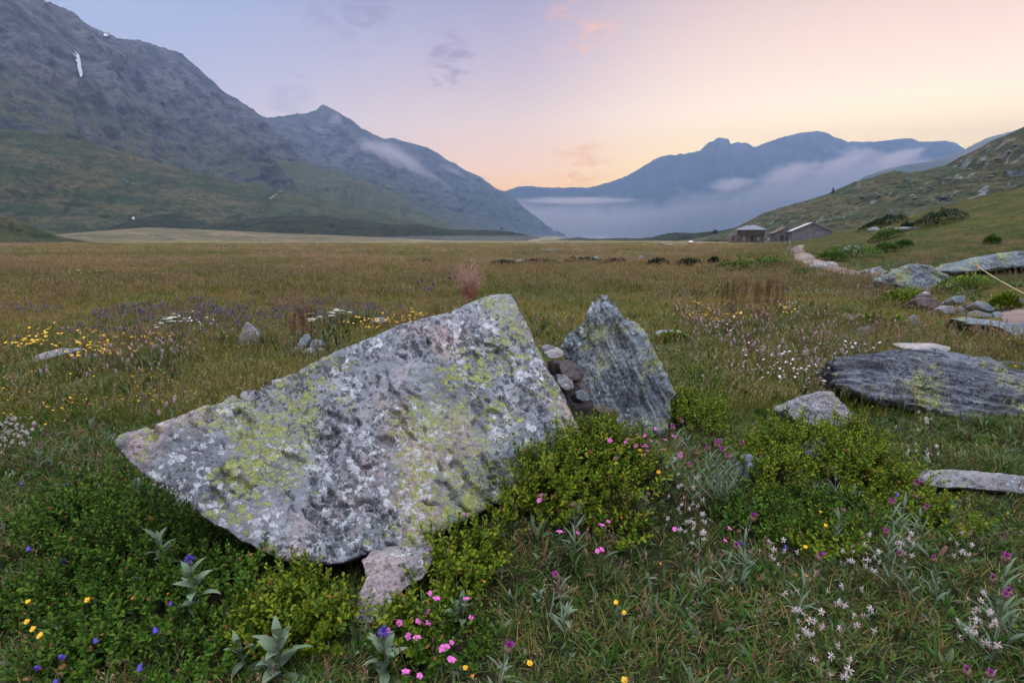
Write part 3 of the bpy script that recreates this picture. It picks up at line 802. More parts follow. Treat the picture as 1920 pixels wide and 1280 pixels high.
# the pointed one behind it
rock('boulder', 'tall pointed boulder with steep ridges, right behind the wedge-shaped one',
     [(1052, 648), (1060, 632), (1075, 618), (1090, 606), (1102, 580), (1110, 560), (1119, 547), (1129, 543), (1140, 549), (1147, 560), (1158, 562), (1165, 573), (1174, 588), (1186, 592), (1202, 602), (1214, 618), (1226, 640), (1240, 668), (1256, 700), (1268, 722), (1274, 738), (1268, 756), (1262, 776), (1258, 806), (1258, 830), (1225, 838), (1180, 826), (1150, 815), (1120, 790), (1095, 765), (1078, 725), (1066, 690)],
     3.75, M_PEAK, k=.35, m=-.1, thick=.75, drop=.25, voxel=.010, rough=.035, freq=3.5, fol=.050, foldir=(.86, -.25, .42), folf=10, crack=.04, face=.86, back=.6, seed=5, cat='boulder', smooth=0)
# stones wedged between the two
GAPG = 'stones wedged between the two boulders'
rock('stone', 'big stone added deep in the gap, coloured like its shade, holding up smaller ones', [(1026, 676), (1050, 672), (1085, 690), (1112, 745), (1130, 800), (1090, 815), (1050, 770)], 3.72, M_RED, k=.3, thick=.45, drop=.3, voxel=.013, rough=.03, seed=60, group=GAPG)  # added stone; its dark colour stands in for the shaded gap
rock('stone', 'flat pinkish stone lying on top in the gap between the two boulders', [(1020, 662), (1035, 656), (1056, 657), (1060, 665), (1050, 672), (1028, 673)], 3.55, M_PALE, thick=.34, drop=.1, voxel=.008, rough=.006, seed=6, group=GAPG, smooth=0, chip=.012)
rock('stone', 'pale grey stone at the back of the gap between the two boulders', [(1014, 652), (1030, 646), (1044, 652), (1042, 664), (1020, 664)], 3.66, M_GREY, thick=.38, drop=.15, voxel=.010, rough=.01, seed=7, group=GAPG, smooth=0, chip=.012)
rock('stone', 'dark russet stone in the gap under the flat pinkish one', [(1042, 680), (1062, 672), (1086, 682), (1098, 700), (1092, 716), (1070, 716), (1052, 702)], 3.48, M_RED, thick=.5, voxel=.010, rough=.022, freq=10, seed=8, group=GAPG, smooth=0, chip=.012)
rock('stone', 'grey stone against the steep edge of the wedge-shaped boulder, below the russet one', [(1040, 700), (1056, 698), (1076, 714), (1078, 730), (1060, 734), (1045, 722)], 3.36, M_GREY, thick=.5, voxel=.010, rough=.012, seed=9, group=GAPG, smooth=0, chip=.012)
rock('stone', 'small bluish stone at the foot of the gap between the two boulders', [(1076, 734), (1092, 728), (1106, 738), (1112, 752), (1096, 756), (1080, 748)], 3.32, M_BLUE, thick=.4, voxel=.009, rough=.012, seed=10, group=GAPG, smooth=0, chip=.012)
rock('stone', 'lowest stone of the gap, long and brown, against the pointed boulder', [(1112, 764), (1140, 760), (1164, 774), (1158, 786), (1130, 784)], 3.36, M_RED, thick=.35, voxel=.009, rough=.012, seed=11, group=GAPG, smooth=0, chip=.012)

# right-hand stones
rock('boulder', 'broad dark layered boulder carrying a flat plank-like stone', [(1566, 690), (1572, 674), (1590, 668), (1625, 663), (1660, 660), (1690, 655), (1740, 655), (1800, 660), (1860, 672), (1920, 688), (1990, 712), (2070, 760), (2100, 810), (2020, 830), (1920, 815), (1860, 800), (1790, 795), (1720, 770), (1660, 755), (1610, 742), (1575, 722)],
     4.35, M_SLAB, k=1.1, m=0, thick=.9, drop=.3, voxel=.016, rough=.035, freq=2.6, fol=.075, foldir=(.20, .42, .88), folf=9, crack=.06, face=.9, back=.75, seed=12, base=(1800, 800), cat='boulder')
rock('flat_stone', 'thin pale plank-like stone lying on the broad dark boulder', [(1693, 654), (1700, 650), (1740, 650), (1784, 650), (1785, 655), (1778, 661), (1755, 661), (1720, 657)], 5.25, M_PALE, k=1.2, thick=.22, drop=.0, voxel=.010, rough=.004, seed=13, face=.97, back=.9)
rock('stone', 'small dark stone beside the plank-like one on the broad boulder', [(1666, 662), (1676, 653), (1688, 655), (1690, 662), (1678, 665)], 5.2, M_SLAB, thick=.15, voxel=.010, rough=.01, seed=14)
rock('boulder', 'low dark boulder half hidden at the back of the broad layered one', [(1862, 680), (1885, 675), (1925, 678), (1980, 690), (1980, 720), (1900, 716)], 5.9, M_SLAB, thick=.5, voxel=.02, rough=.03, seed=15)
rock('rock', 'squat white-spotted rock between the green shrub and the broad dark boulder', [(1470, 768), (1480, 752), (1510, 738), (1545, 729), (1560, 732), (1580, 745), (1600, 768), (1612, 785), (1590, 800), (1530, 800), (1485, 790)], 4.1, M_GREY, k=.7, thick=.4, voxel=.012, rough=.04, fol=.012, foldir=(.5, 0, .8), folf=18, seed=16)
rock('flat_rock', 'long pale rock lying low in the grass in front of the broad boulder', [(1722, 893), (1740, 880), (1790, 877), (1850, 884), (1900, 890), (1960, 898), (2010, 915), (1990, 940), (1900, 925), (1840, 918), (1770, 915), (1735, 910)], 2.95, M_GREY, k=1.2, thick=.3, drop=.5, voxel=.012, rough=.014, fol=.012, foldir=(.1, -.3, .9), folf=22, crack=.01, seed=17)
rock('stone', 'tilted grey slab at the edge of the green shrub under thistles', [(1372, 905), (1382, 872), (1398, 850), (1412, 852), (1416, 880), (1405, 908), (1385, 916)], 3.1, M_BLUE, k=.5, thick=.25, voxel=.010, rough=.01, fol=.008, foldir=(.7, 0, .7), folf=22, seed=18)
rock('stone', 'bluish stone showing in the middle of the green shrub', [(1512, 850), (1530, 828), (1548, 818), (1556, 830), (1545, 852), (1525, 862)], 3.35, M_BLUE, k=.6, thick=.2, voxel=.010, rough=.01, seed=19)
rock('stone', 'angular brown-grey stone alone in the grass in front of the pointed boulder', [(1170, 1012), (1178, 1001), (1192, 996), (1225, 1010), (1252, 1026), (1248, 1045), (1215, 1052), (1178, 1046)], 2.5, M_RED, k=.4, thick=.2, drop=.2, voxel=.008, rough=.008, seed=20, face=.9)
rock('stone', 'rounded pale-topped stone sunk in dry tufts before the angular one', [(1022, 1080), (1035, 1062), (1060, 1066), (1080, 1062), (1100, 1072), (1110, 1090), (1100, 1106), (1070, 1112), (1036, 1104)], 2.3, M_GREY, k=.5, thick=.2, drop=.2, voxel=.008, rough=.012, seed=21)
rock('stone', 'small whitish stone in the tiny shrub at the edge of the wedge-shaped boulder', [(938, 958), (950, 938), (964, 934), (968, 948), (956, 964)], 2.72, M_PALE, thick=.1, voxel=.007, rough=.006, seed=22)
# stones in the meadow on the left
rock('stone', 'pointed grey stone standing upright in the flowering meadow', [(439, 645), (448, 628), (458, 606), (463, 602), (472, 607), (482, 622), (489, 640), (480, 650), (450, 650)], None, M_GREY, k=.25, thick=.3, voxel=.016, rough=.025, seed=23)
G3 = 'stones heaped together in the meadow'
rock('stone', 'greenish slab leaning in the heap of three meadow stones', [(545, 662), (553, 648), (568, 628), (578, 625), (583, 634), (574, 648), (560, 662)], 7.25, M_BLUE, thick=.2, voxel=.014, rough=.012, seed=24, group=G3)
rock('stone', 'upper flat stone of the heap of three in the meadow', [(580, 641), (592, 635), (604, 638), (606, 648), (594, 652), (578, 652)], 7.35, M_GREY, thick=.25, voxel=.012, rough=.01, seed=25, group=G3)
rock('stone', 'lower pale flat stone of the heap of three in the meadow', [(562, 657), (580, 651), (604, 651), (608, 656), (592, 663), (566, 664)], 7.2, M_PALE, thick=.25, voxel=.012, rough=.01, seed=26, group=G3)
rock('flat_rock', 'long low grey ledge at the edge of the yellow flowers', [(8, 690), (40, 675), (75, 661), (110, 652), (150, 650), (160, 655), (120, 664), (70, 678), (25, 696)], 6.5, M_GREY, k=2.2, thick=.35, voxel=.018, rough=.02, seed=27)
rock('flat_rock', 'thin grey ledge barely out of the grass near the upright pointed stone', [(284, 648), (305, 642), (330, 641), (328, 649), (300, 653)], 7.9, M_GREY, k=2., thick=.25, voxel=.016, rough=.01, seed=28)
rock('stone', 'low grey stone in the grass by the white umbels', [(690, 603), (700, 594), (722, 594), (730, 602), (715, 608)], 9.6, M_GREY, k=1, thick=.3, voxel=.02, rough=.02, seed=29)
rock('flat_stone', 'pale flat stone with a grass tuft on it behind the pointed boulder', [(1226, 622), (1240, 617), (1275, 618), (1292, 628), (1318, 643), (1310, 649), (1270, 640), (1235, 634)], 7.9, M_GREY, k=1.5, thick=.3, voxel=.016, rough=.012, seed=30)
# right-hand side, farther back
rock('boulder', 'big rounded blue-grey boulder at the foot of the slope', [(1672, 520), (1680, 508), (1700, 497), (1722, 492), (1750, 496), (1770, 508), (1785, 516), (1805, 522), (1790, 540), (1745, 548), (1700, 545), (1680, 534)], None, M_BLUE, k=.6, thick=1.3, drop=.2, voxel=.035, rough=.10, freq=1.6, fol=.06, foldir=(.4, -.2, .9), folf=5, crack=.05, seed=31, cat='boulder')
rock('boulder', 'long smooth whaleback rock lying on the slope behind the rounded boulder', [(1765, 508), (1800, 496), (1840, 484), (1880, 474), (1920, 468), (1990, 466), (2060, 480), (2040, 505), (1960, 500), (1900, 502), (1840, 508), (1790, 513)], None, M_BLUE, k=.7, thick=1.6, drop=.1, voxel=.05, rough=.08, freq=1.2, fol=.04, foldir=(.2, -.2, .9), folf=5, seed=32, cat='boulder')
rock('rock', 'low grey rock at the edge of the path', [(1618, 508), (1630, 501), (1650, 499), (1668, 508), (1660, 516), (1630, 516)], None, M_GREY, k=.8, thick=1., voxel=.04, rough=.06, seed=33)
rock('rock', 'pale rounded rock in the green bushes above the path', [(1578, 468), (1588, 460), (1606, 458), (1620, 463), (1612, 472), (1590, 474)], None, M_GREY, k=.8, thick=1.4, voxel=.07, rough=.1, seed=34)
rock('rock', 'small pale rock in the green hillock below the path', [(1530, 518), (1536, 511), (1548, 510), (1552, 516), (1544, 521)], None, M_GREY, k=.8, thick=.5, voxel=.03, rough=.03, seed=35)
rock('rock', 'grey rock in the green turf high on the slope', [(1812, 358), (1825, 346), (1842, 342), (1858, 348), (1850, 356), (1830, 362)], None, M_GREY, k=.8, thick=4, voxel=.2, rough=.3, freq=.6, seed=36)
# the tumbled stones near the right edge
CG = 'tumbled stones by the path'
rock('stone', 'dark brown boulder of the tumbled stones, with chips piled on it', [(1712, 562), (1722, 555), (1745, 556), (1768, 565), (1770, 576), (1750, 580), (1720, 572)], '1.10', M_RED, thick=.5, voxel=.022, rough=.025, seed=40, group=CG)
rock('stone', 'pale stone chip, topmost on the dark brown boulder', [(1728, 549), (1736, 545), (1746, 548), (1744, 552), (1732, 553)], '1.30', M_PALE, thick=.14, voxel=.013, rough=.006, seed=41, group=CG)
rock('stone', 'dark stone chip under the pale one on the brown boulder', [(1716, 556), (1726, 551), (1750, 552), (1750, 557), (1722, 559)], '1.25', M_RED, thick=.18, voxel=.013, rough=.01, seed=42, group=CG)
rock('stone', 'upright block standing highest among the tumbled stones', [(1787, 557), (1790, 554), (1810, 554), (1812, 560), (1808, 569), (1792, 569), (1786, 563)], '0.80', M_BLUE, thick=.26, voxel=.014, rough=.008, seed=43, group=CG, face=.99)
rock('stone', 'broad grey stone below the upright block', [(1760, 578), (1766, 572), (1786, 572), (1796, 580), (1794, 590), (1770, 589)], '0.50', M_GREY, thick=.3, voxel=.016, rough=.016, seed=44, group=CG)
rock('stone', 'egg-shaped stone next to the broad grey one', [(1796, 575), (1803, 573), (1812, 580), (1810, 591), (1800, 590)], '0.45', M_BLUE, thick=.2, voxel=.014, rough=.01, seed=45, group=CG)
rock('stone', 'long stone tilted down over the outer end of the tumbled stones', [(1828, 568), (1836, 562), (1850, 566), (1867, 578), (1866, 585), (1852, 584), (1832, 575)], '0.50', M_BLUE, thick=.3, voxel=.016, rough=.014, seed=46, group=CG)
rock('stone', 'blunt stone at the outer end of the tumbled stones', [(1862, 586), (1872, 582), (1886, 592), (1897, 599), (1890, 604), (1868, 601)], '0.20', M_BLUE, thick=.26, voxel=.016, rough=.012, seed=47, group=CG)
rock('stone', 'thin flat stone wedged under the long tilted one', [(1812, 586), (1830, 581), (1860, 588), (1866, 595), (1840, 596), (1816, 594)], '0.30', M_GREY, thick=.3, voxel=.015, rough=.01, seed=48, group=CG)
rock('stone', 'small stone propped at the back beside the upright block', [(1774, 566), (1782, 560), (1790, 564), (1790, 571), (1778, 572)], '1.10', M_GREY, thick=.2, voxel=.015, rough=.01, seed=49, group=CG)
rock('stone', 'dark stone filling the gap beneath the upright block', [(1810, 569), (1822, 565), (1832, 573), (1828, 581), (1812, 580)], '0.90', M_RED, thick=.2, voxel=.015, rough=.012, seed=50, group=CG)
rock('flat_rock', 'low flat bedrock in front of the tumbled stones', [(1780, 596), (1810, 592), (1870, 600), (1930, 606), (1990, 615), (1980, 640), (1910, 632), (1870, 612), (1820, 608)], None, M_BLUE, k=2.2, thick=.5, voxel=.025, rough=.03, fol=.02, foldir=(.1, -.2, .9), folf=10, seed=51)
rock('stone', 'triangular blue-grey stone poking out of the ferns', [(1700, 612), (1706, 598), (1714, 588), (1724, 596), (1732, 612), (1716, 618)], None, M_BLUE, thick=.3, voxel=.016, rough=.015, seed=52)
rock('stone', 'flat grey stone among the pink spikes below the ferns', [(1596, 622), (1615, 612), (1640, 611), (1650, 620), (1630, 630), (1604, 630)], None, M_BLUE, k=1.2, thick=.35, voxel=.018, rough=.02, seed=53)
rock('stone', 'squarish kerb stone beside the bare path', [(1888, 563), (1894, 557), (1925, 560), (1960, 566), (1958, 574), (1900, 572)], None, M_RED, k=.4, thick=.35, voxel=.02, rough=.01, seed=54)
# ------------------------------------------------------------------ plants: materials
M_STEM = plain('green_stem', (.07, .085, .03), .7, .2, .2)
M_DRYSTEM = plain('dry_stem', (.20, .13, .07), .8, .1, .3)
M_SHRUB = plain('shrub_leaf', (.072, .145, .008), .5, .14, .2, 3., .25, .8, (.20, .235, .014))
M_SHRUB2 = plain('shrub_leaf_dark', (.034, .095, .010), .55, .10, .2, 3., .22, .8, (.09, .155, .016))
M_DEAD = plain('dead_leaf', (.22, .09, .03), .7, .2, .3, 3., .1, .6)
M_TWIG = plain('twig', (.06, .035, .02), .9, .1)
M_SILVER = plain('silvery_leaf', (.19, .245, .16), .8, .08, .2, 12., .15, .5, (.12, .18, .10))
M_JUN = plain('juniper', (.018, .030, .014), .8, .1, .3, 3., .05, .8, (.035, .05, .02))
M_PINK = plain('pink_petal', (.62, .13, .42), .6, .2, .15, 80., .25, .4)
M_YEL = plain('yellow_petal', (.80, .48, .02), .45, .4, .1, 60., .2, .3)
M_ORANGE = plain('orange_floret', (.70, .24, .02), .6, .2, .15, 60.)
M_WHITE = plain('white_petal', (.72, .64, .62), .6, .2, .1, 60., .25, .4)
M_CALYX = plain('brownish_calyx', (.30, .20, .16), .7, .2, .2, 60.)
M_MAG = plain('magenta_floret', (.42, .045, .34), .6, .2, .2, 80., .15, .6)
M_INVOL = plain('brown_bract', (.17, .115, .075), .8, .2, .45, 260.)
M_BLUE_P = plain('violet_blue_petal', (.11, .07, .42), .6, .2, .2, 60., .2, .5)
M_BISTORT = plain('pale_pink_floret', (.48, .33, .36), .7, .1, .25, 200., .1, .5)
M_RUST = plain('rust_seed', (.125, .062, .036), .85, .1, .35, 120., 0, .6)
M_CREAM = plain('cream_floret', (.70, .68, .56), .7, .1, .15, 60., .1, .4)
M_SEED = plain('straw_seed', (.36, .26, .17), .85, .1, .3, 120., .1, .6, (.24, .15, .11))


def rnd(a, b): return float(rng.uniform(a, b))


# ------------------------------------------------------------------ low shrubs
def sprig(L=.13, nl=16, leafL=.0195, leafW=.0115, spread=.9):
    m = MB()
    b = rnd(.0, .35); a = rnd(0, 6.28)
    t = np.linspace(0, 1, 5)
    c = np.stack([np.cos(a) * b * L * t**2, np.sin(a) * b * L * t**2, L * t], -1)
    for i in range(nl):
        f = .25 + .75 * i / (nl - 1)
        p = np.array([np.interp(f, t, c[:, j]) for j in range(3)])
        az_ = i * 2.4 + rnd(-.4, .4); el = .35 + .75 * f + rnd(-.25, .25)
        d = np.array([math.cos(az_) * math.cos(el), math.sin(az_) * math.cos(el), math.sin(el)])
        s_ = (.75 + .5 * math.sin(math.pi * min(1, f * .95))) * rnd(.85, 1.15)
        leaf(m, p, d, leafL * s_ * rnd(.75, 1.2), leafW * s_ * rnd(.8, 1.15), rnd(.1, .6), .25, 3, 1 if rng.random() < .03 else 0, 'ob', rnd(-.3, .3))
    st = MB(); tube(st, c, np.linspace(.0016, .0008, 5), 3)
    return m, st
SPRIGS = [sprig(rnd(.09, .15), int(rnd(13, 19))) for _ in range(10)] + [sprig(rnd(.16, .21), int(rnd(17, 22))) for _ in range(3)]


def shrub(label, spots, n, mats=(None,), hscale=1., group=None, sc=1., name='shrub'):
    """spots: (x, y, radius, height) lobes of one bush"""
    x0 = np.mean([s_[0] for s_ in spots]); y0 = np.mean([s_[1] for s_ in spots]); z0 = float(hgt(x0, y0))
    fol, tw = MB(), MB()
    tot = sum(s_[2]**2 for s_ in spots)
    for (x, y, r, h) in spots:
        SHRUBS.append((x, y, r)); h = h * 1.12
        k = int(1.15 * n * r * r / tot)
        Q = np.sqrt(rng.random(k)); A_ = rng.uniform(0, 6.283, k); PX, PY = x + r * Q * np.cos(A_), y + r * Q * np.sin(A_)
        LU = fbm(np.stack([PX * 9, PY * 9, 0 * PX], -1), 2, 77); HZ = hgt(PX, PY)
        for i in range(k):
            q, a, px, py = Q[i], A_[i], PX[i], PY[i]
            top = h * math.sqrt(max(0., 1 - q * q)) * (.82 + .35 * LU[i]) + .03
            layer = rng.random()
            zz = HZ[i] + max(-.03, top * (1 - .55 * layer**2) - .11 * sc)
            tilt = np.array([math.cos(a) * q * .75 + rnd(-.25, .25), math.sin(a) * q * .75 + rnd(-.25, .25), 1.])
            sp, st = SPRIGS[rng.integers(len(SPRIGS))]
            Mx = frame(tilt) @ rotz(rnd(0, 6.28)) * sc * rnd(.8, 1.2)
            fol.put(sp, Mx, (px - x0, py - y0, zz - z0)); tw.put(st, Mx, (px - x0, py - y0, zz - z0))
        for i in range(int(14 * r / .2)):
            a = rnd(0, 6.28); q = r * .9 * math.sqrt(rng.random())
            g0 = np.array([x + q * .5 * math.cos(a), y + q * .5 * math.sin(a)]); g1 = np.array([x + q * math.cos(a), y + q * math.sin(a)])
            za = float(hgt(*g0)) - .02; zb = float(hgt(*g1)) + h * .6 * math.sqrt(max(.05, 1 - (q / r)**2))
            tube(tw, [(g0[0] - x0, g0[1] - y0, za - z0), ((g0[0] + g1[0]) / 2 - x0, (g0[1] + g1[1]) / 2 - y0, (za * .45 + zb * .55) - z0), (g1[0] - x0, g1[1] - y0, zb - z0)], [.003, .0025, .0015], 4)
    root = thing(name, label, 'shrub', (x0, y0, z0), group)
    fol.build('foliage', [mats[0] or M_SHRUB, M_DEAD], root); tw.build('branch', M_TWIG, root)
    return root


def sp(px, py, r, h):
    g_ = gp1(px, py); return (g_[0], g_[1], r, h)


SHRUBS = []
SG = 'low green shrubs round the rocks'
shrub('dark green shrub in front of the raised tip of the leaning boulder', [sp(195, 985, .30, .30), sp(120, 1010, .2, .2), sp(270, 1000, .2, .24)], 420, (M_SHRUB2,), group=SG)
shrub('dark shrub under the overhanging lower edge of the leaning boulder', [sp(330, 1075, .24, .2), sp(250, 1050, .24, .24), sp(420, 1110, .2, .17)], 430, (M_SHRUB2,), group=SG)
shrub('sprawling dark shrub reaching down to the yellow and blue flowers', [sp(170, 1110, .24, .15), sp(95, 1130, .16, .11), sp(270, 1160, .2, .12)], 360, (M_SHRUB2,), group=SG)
shrub('bright shrub against the bottom corner of the leaning boulder', [sp(555, 1195, .13, .22), sp(615, 1195, .075, .2), sp(500, 1190, .09, .17)], 330, group=SG)
shrub('small upright shrub beside the pinkish footing stone', [sp(762, 1195, .065, .15)], 75, group=SG)
shrub('tall small shrub against the pinkish face of the leaning boulder', [sp(850, 1085, .12, .2), sp(905, 1050, .09, .15)], 130, group=SG)
shrub('dense dome of shrub at the lower right corner of the wedge-shaped boulder', [sp(1040, 915, .19, .22), sp(990, 930, .13, .2), sp(1100, 890, .13, .18)], 330, group=SG)
shrub('small shrub in the gap at the foot of the pointed boulder', [sp(1120, 850, .17, .14), sp(1170, 880, .14, .1)], 170, group=SG)
shrub('shrub leaning on the right-hand flank of the pointed boulder', [sp(1290, 800, .22, .26), sp(1265, 790, .14, .26), sp(1312, 785, .16, .2)], 330, group=SG)
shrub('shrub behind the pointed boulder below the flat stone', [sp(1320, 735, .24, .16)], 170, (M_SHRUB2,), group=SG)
shrub('wide bright shrub with stones showing through, left half', [sp(1440, 905, .18, .22), sp(1490, 860, .24, .26), sp(1420, 870, .14, .18)], 520, group=SG)['label'] = 'wide bright shrub hemming the tilted grey slab'
shrub('wide bright shrub below the squat white-spotted rock', [sp(1600, 900, .26, .26), sp(1580, 850, .2, .26), sp(1650, 920, .16, .15)], 560, group=SG)
shrub('low shrub spreading in the grass in front of the wide bright shrubs', [sp(1480, 980, .2, .10), sp(1560, 975, .18, .09), sp(1410, 985, .16, .09)], 300, (M_SHRUB2,), group=SG)
shrub('low shrub between the pale flat rock and the knapweeds', [sp(1700, 960, .16, .10), sp(1760, 985, .14, .09)], 170, group=SG)
shrub('tiny shrub at the edge of the wedge-shaped boulder by a whitish stone', [sp(940, 965, .06, .10)], 34, group=SG)
shrub('little shrub among pink flowers in front of the pinkish boulder face', [sp(868, 1110, .07, .09), sp(905, 1080, .05, .08)], 50, group=SG)
shrub('little shrub next to the rounded pale-topped stone', [sp(1150, 990, .10, .10)], 60, group=SG)
shrub('small shrub below the yellow buttercup beside pale campions', [sp(1545, 1030, .11, .09)], 70, group=SG)
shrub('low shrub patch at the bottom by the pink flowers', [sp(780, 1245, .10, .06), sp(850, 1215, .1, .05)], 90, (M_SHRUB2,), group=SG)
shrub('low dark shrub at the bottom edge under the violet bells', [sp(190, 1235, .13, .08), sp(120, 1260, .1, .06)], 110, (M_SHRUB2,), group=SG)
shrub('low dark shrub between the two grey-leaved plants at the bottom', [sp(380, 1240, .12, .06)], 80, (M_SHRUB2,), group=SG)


# ------------------------------------------------------------------ big-leaved silvery plants
def silver_plant(label, px, py, ht, leaves, flower=None, lean=(0, 0), Lr=(.10, .15), W=.036, group='large grey-leaved herbs', lay=0.):
    """px, py: its foot in the photograph"""
    g_ = gp1(px, py)
    root = thing('silvery_herb', label, 'plant', tuple(g_), group)
    st = MB(); tip = np.array([lean[0], lean[1], ht])
    c_ = np.array([(0, 0, -.02), tip * .35 + (lean[1] * .1, 0, 0), tip * .7, tip])
    tube(st, c_, [.0045, .004, .0035, .003], 6); st.build('stem', M_SILVER, root)
    for i in range(leaves):
        f = .10 + (.74 if flower else .88) * i / max(1, leaves - 1)
        p = np.array([np.interp(f, [0, .35, .7, 1], c_[:, j]) for j in range(3)])
        a = i * 2.5 + rnd(-.4, .4); el = .25 + .85 * f + rnd(-.2, .25)
        m = MB(); L_ = rnd(*Lr) * (1.05 - .45 * f) * rnd(.75, 1.1)
        leaf(m, p, (math.cos(a) * math.cos(el), math.sin(a) * math.cos(el), math.sin(el)), L_, W * rnd(.8, 1.15) * (1.1 - .3 * f), rnd(.5, 1.3) * (1.1 - .6 * f), .3, 8, 0, 'lance', rnd(-.4, .4))
        m.build('leaf', M_SILVER, root)
    if flower:
        b = MB(); lathe(b, [(.001, -.004), (.008, 0), (.010, .008), (.007, .016), (.001, .018)], 8, None, tip)
        b.build('bud', M_INVOL, root)
        m = MB()
        for i in range(44):
            a = rnd(0, 6.28); el = rnd(.05, 1.5)
            d = (math.cos(a) * math.cos(el), math.sin(a) * math.cos(el), math.sin(el))
            leaf(m, tip + np.array([0, 0, .012]), d, rnd(.018, .030), .006, rnd(0, .5), .2, 3, 0, 'petal')
        m.build('blossom', flower, root)
    return root


silver_plant('grey-leaved plant with one violet-blue tufted blossom under the boulder', 372, 1165, .24, 14, M_BLUE_P, (-.02, .02))
silver_plant('grey-leaved plant without blossom in the shade of the boulder', 318, 1100, .24, 15, None, (-.03, .0))
silver_plant('large pale-leaved plant with long drooping leaves at the bottom edge', 520, 1275, .16, 13, None, (.01, .02), (.12, .18), .042)
silver_plant('low pale-leaved plant left of the long drooping one', 462, 1255, .09, 8, None, (-.02, 0), (.09, .12), .032)
silver_plant('broad-leaved plant with one deep blue blossom among pink flowers', 722, 1278, .17, 11, M_BLUE_P, (0, .01), (.11, .15), .04)
silver_plant('upright rosette of broad grey leaves by pink flowers', 864, 1170, .10, 10, None, (0, 0), (.09, .12), .032)
silver_plant('small rosette of narrow grey leaves before the little shrub', 940, 1085, .04, 8, None, (0, 0), (.06, .08), .014)
silver_plant('grey rosette left of the rounded pale-topped stone', 1010, 1130, .05, 8, None, (0, 0), (.06, .09), .016)
silver_plant('pale grey rosette under the angular stone', 1060, 1170, .06, 9, None, (0, 0), (.07, .10), .016)
silver_plant('grey rosette with long leaves near the low spreading shrub', 1530, 935, .07, 9, None, (0, 0), (.09, .12), .017)
silver_plant('grey rosette at the edge of the wide bright shrub by a violet flower', 1600, 950, .08, 9, None, (0, 0), (.08, .12), .018)


# ------------------------------------------------------------------ flowers: one of each kind, copied
def stem_curve(h, b, a, n=5):
    t = np.linspace(0, 1, n)
    return np.stack([math.cos(a) * b * t**2, math.sin(a) * b * t**2, h * t], -1)


def star(m, p, nrm, n, L, W, rise=.3, mat=0, bend=.3, shape='petal', fold=.12, seg=3, jit=.1):
    Fm = frame(nrm)
    for i in range(n):
        a = i * 2 * math.pi / n + rnd(-jit, jit)
        d = Fm @ np.array([math.cos(a) * math.cos(rise), math.sin(a) * math.cos(rise), math.sin(rise)])
        leaf(m, p, d, L * rnd(.9, 1.1), W, bend, fold, seg, mat, shape, 0, Fm[:, 2])


def blade_leaves(m, k, hmax, L, W, mat=0):
    for i in range(k):
        a = rnd(0, 6.28); el = rnd(.5, 1.1)
        leaf(m, (0, 0, rnd(0, hmax)), (math.cos(a) * math.cos(el), math.sin(a) * math.cos(el), math.sin(el)), L * rnd(.7, 1.2), W, rnd(.2, .9), .2, 4, mat)


def mk_pink(h=.15):
    r = thing('pink_flower', None, 'flower'); a = rnd(0, 6.28); c_ = stem_curve(h, .03, a)
    m = MB(); tube(m, c_, .0011, 4); blade_leaves(m, 5, h * .5, .045, .003); m.build('stem', M_STEM, r)
    m = MB(); d = unit(np.array([math.cos(a) * .5, math.sin(a) * .5 - .35, 1.])); star(m, c_[-1], d, 5, .0145, .0135, .35, 0, .5); m.build('blossom', M_PINK, r)
    m = MB(); lathe(m, [(.0008, -.013), (.0028, -.011), (.003, -.002), (.001, .001)], 6, frame(d), c_[-1]); m.build('calyx', M_CALYX, r)
    return r, h


def mk_yellow(h=.16, n=5, L=.0125, W=.0125):
    r = thing('yellow_flower', None, 'flower'); a = rnd(0, 6.28); c_ = stem_curve(h, .03, a)
    m = MB(); tube(m, c_, .0012, 4); blade_leaves(m, 5, h * .6, .04, .006); m.build('stem', M_STEM, r)
    m = MB(); d = unit(np.array([rnd(-.3, .3), -.45, 1.])); star(m, c_[-1], d, n, L, W, .45, 0, -.3); m.build('blossom', M_YEL, r)
    m = MB(); lathe(m, [(.0005, -.001), (.0035, 0), (.003, .003), (.0005, .004)], 8, frame(d), c_[-1], 0, .1); m.build('centre', M_ORANGE, r)
    return r, h


def mk_orange(h=.13):
    r = thing('orange_flower', None, 'flower'); c_ = stem_curve(h, .02, rnd(0, 6.28))
    m = MB(); tube(m, c_, .001, 4); blade_leaves(m, 4, h * .4, .04, .005); m.build('stem', M_STEM, r)
    m = MB(); star(m, c_[-1], (0, -.2, 1), 12, .007, .003, .7, 0, .2, 'petal', .1, 2); lathe(m, [(.0005, -.004), (.0035, -.001), (.003, .004), (.0004, .006)], 7, None, c_[-1]); m.build('blossom', M_ORANGE, r)
    return r, h


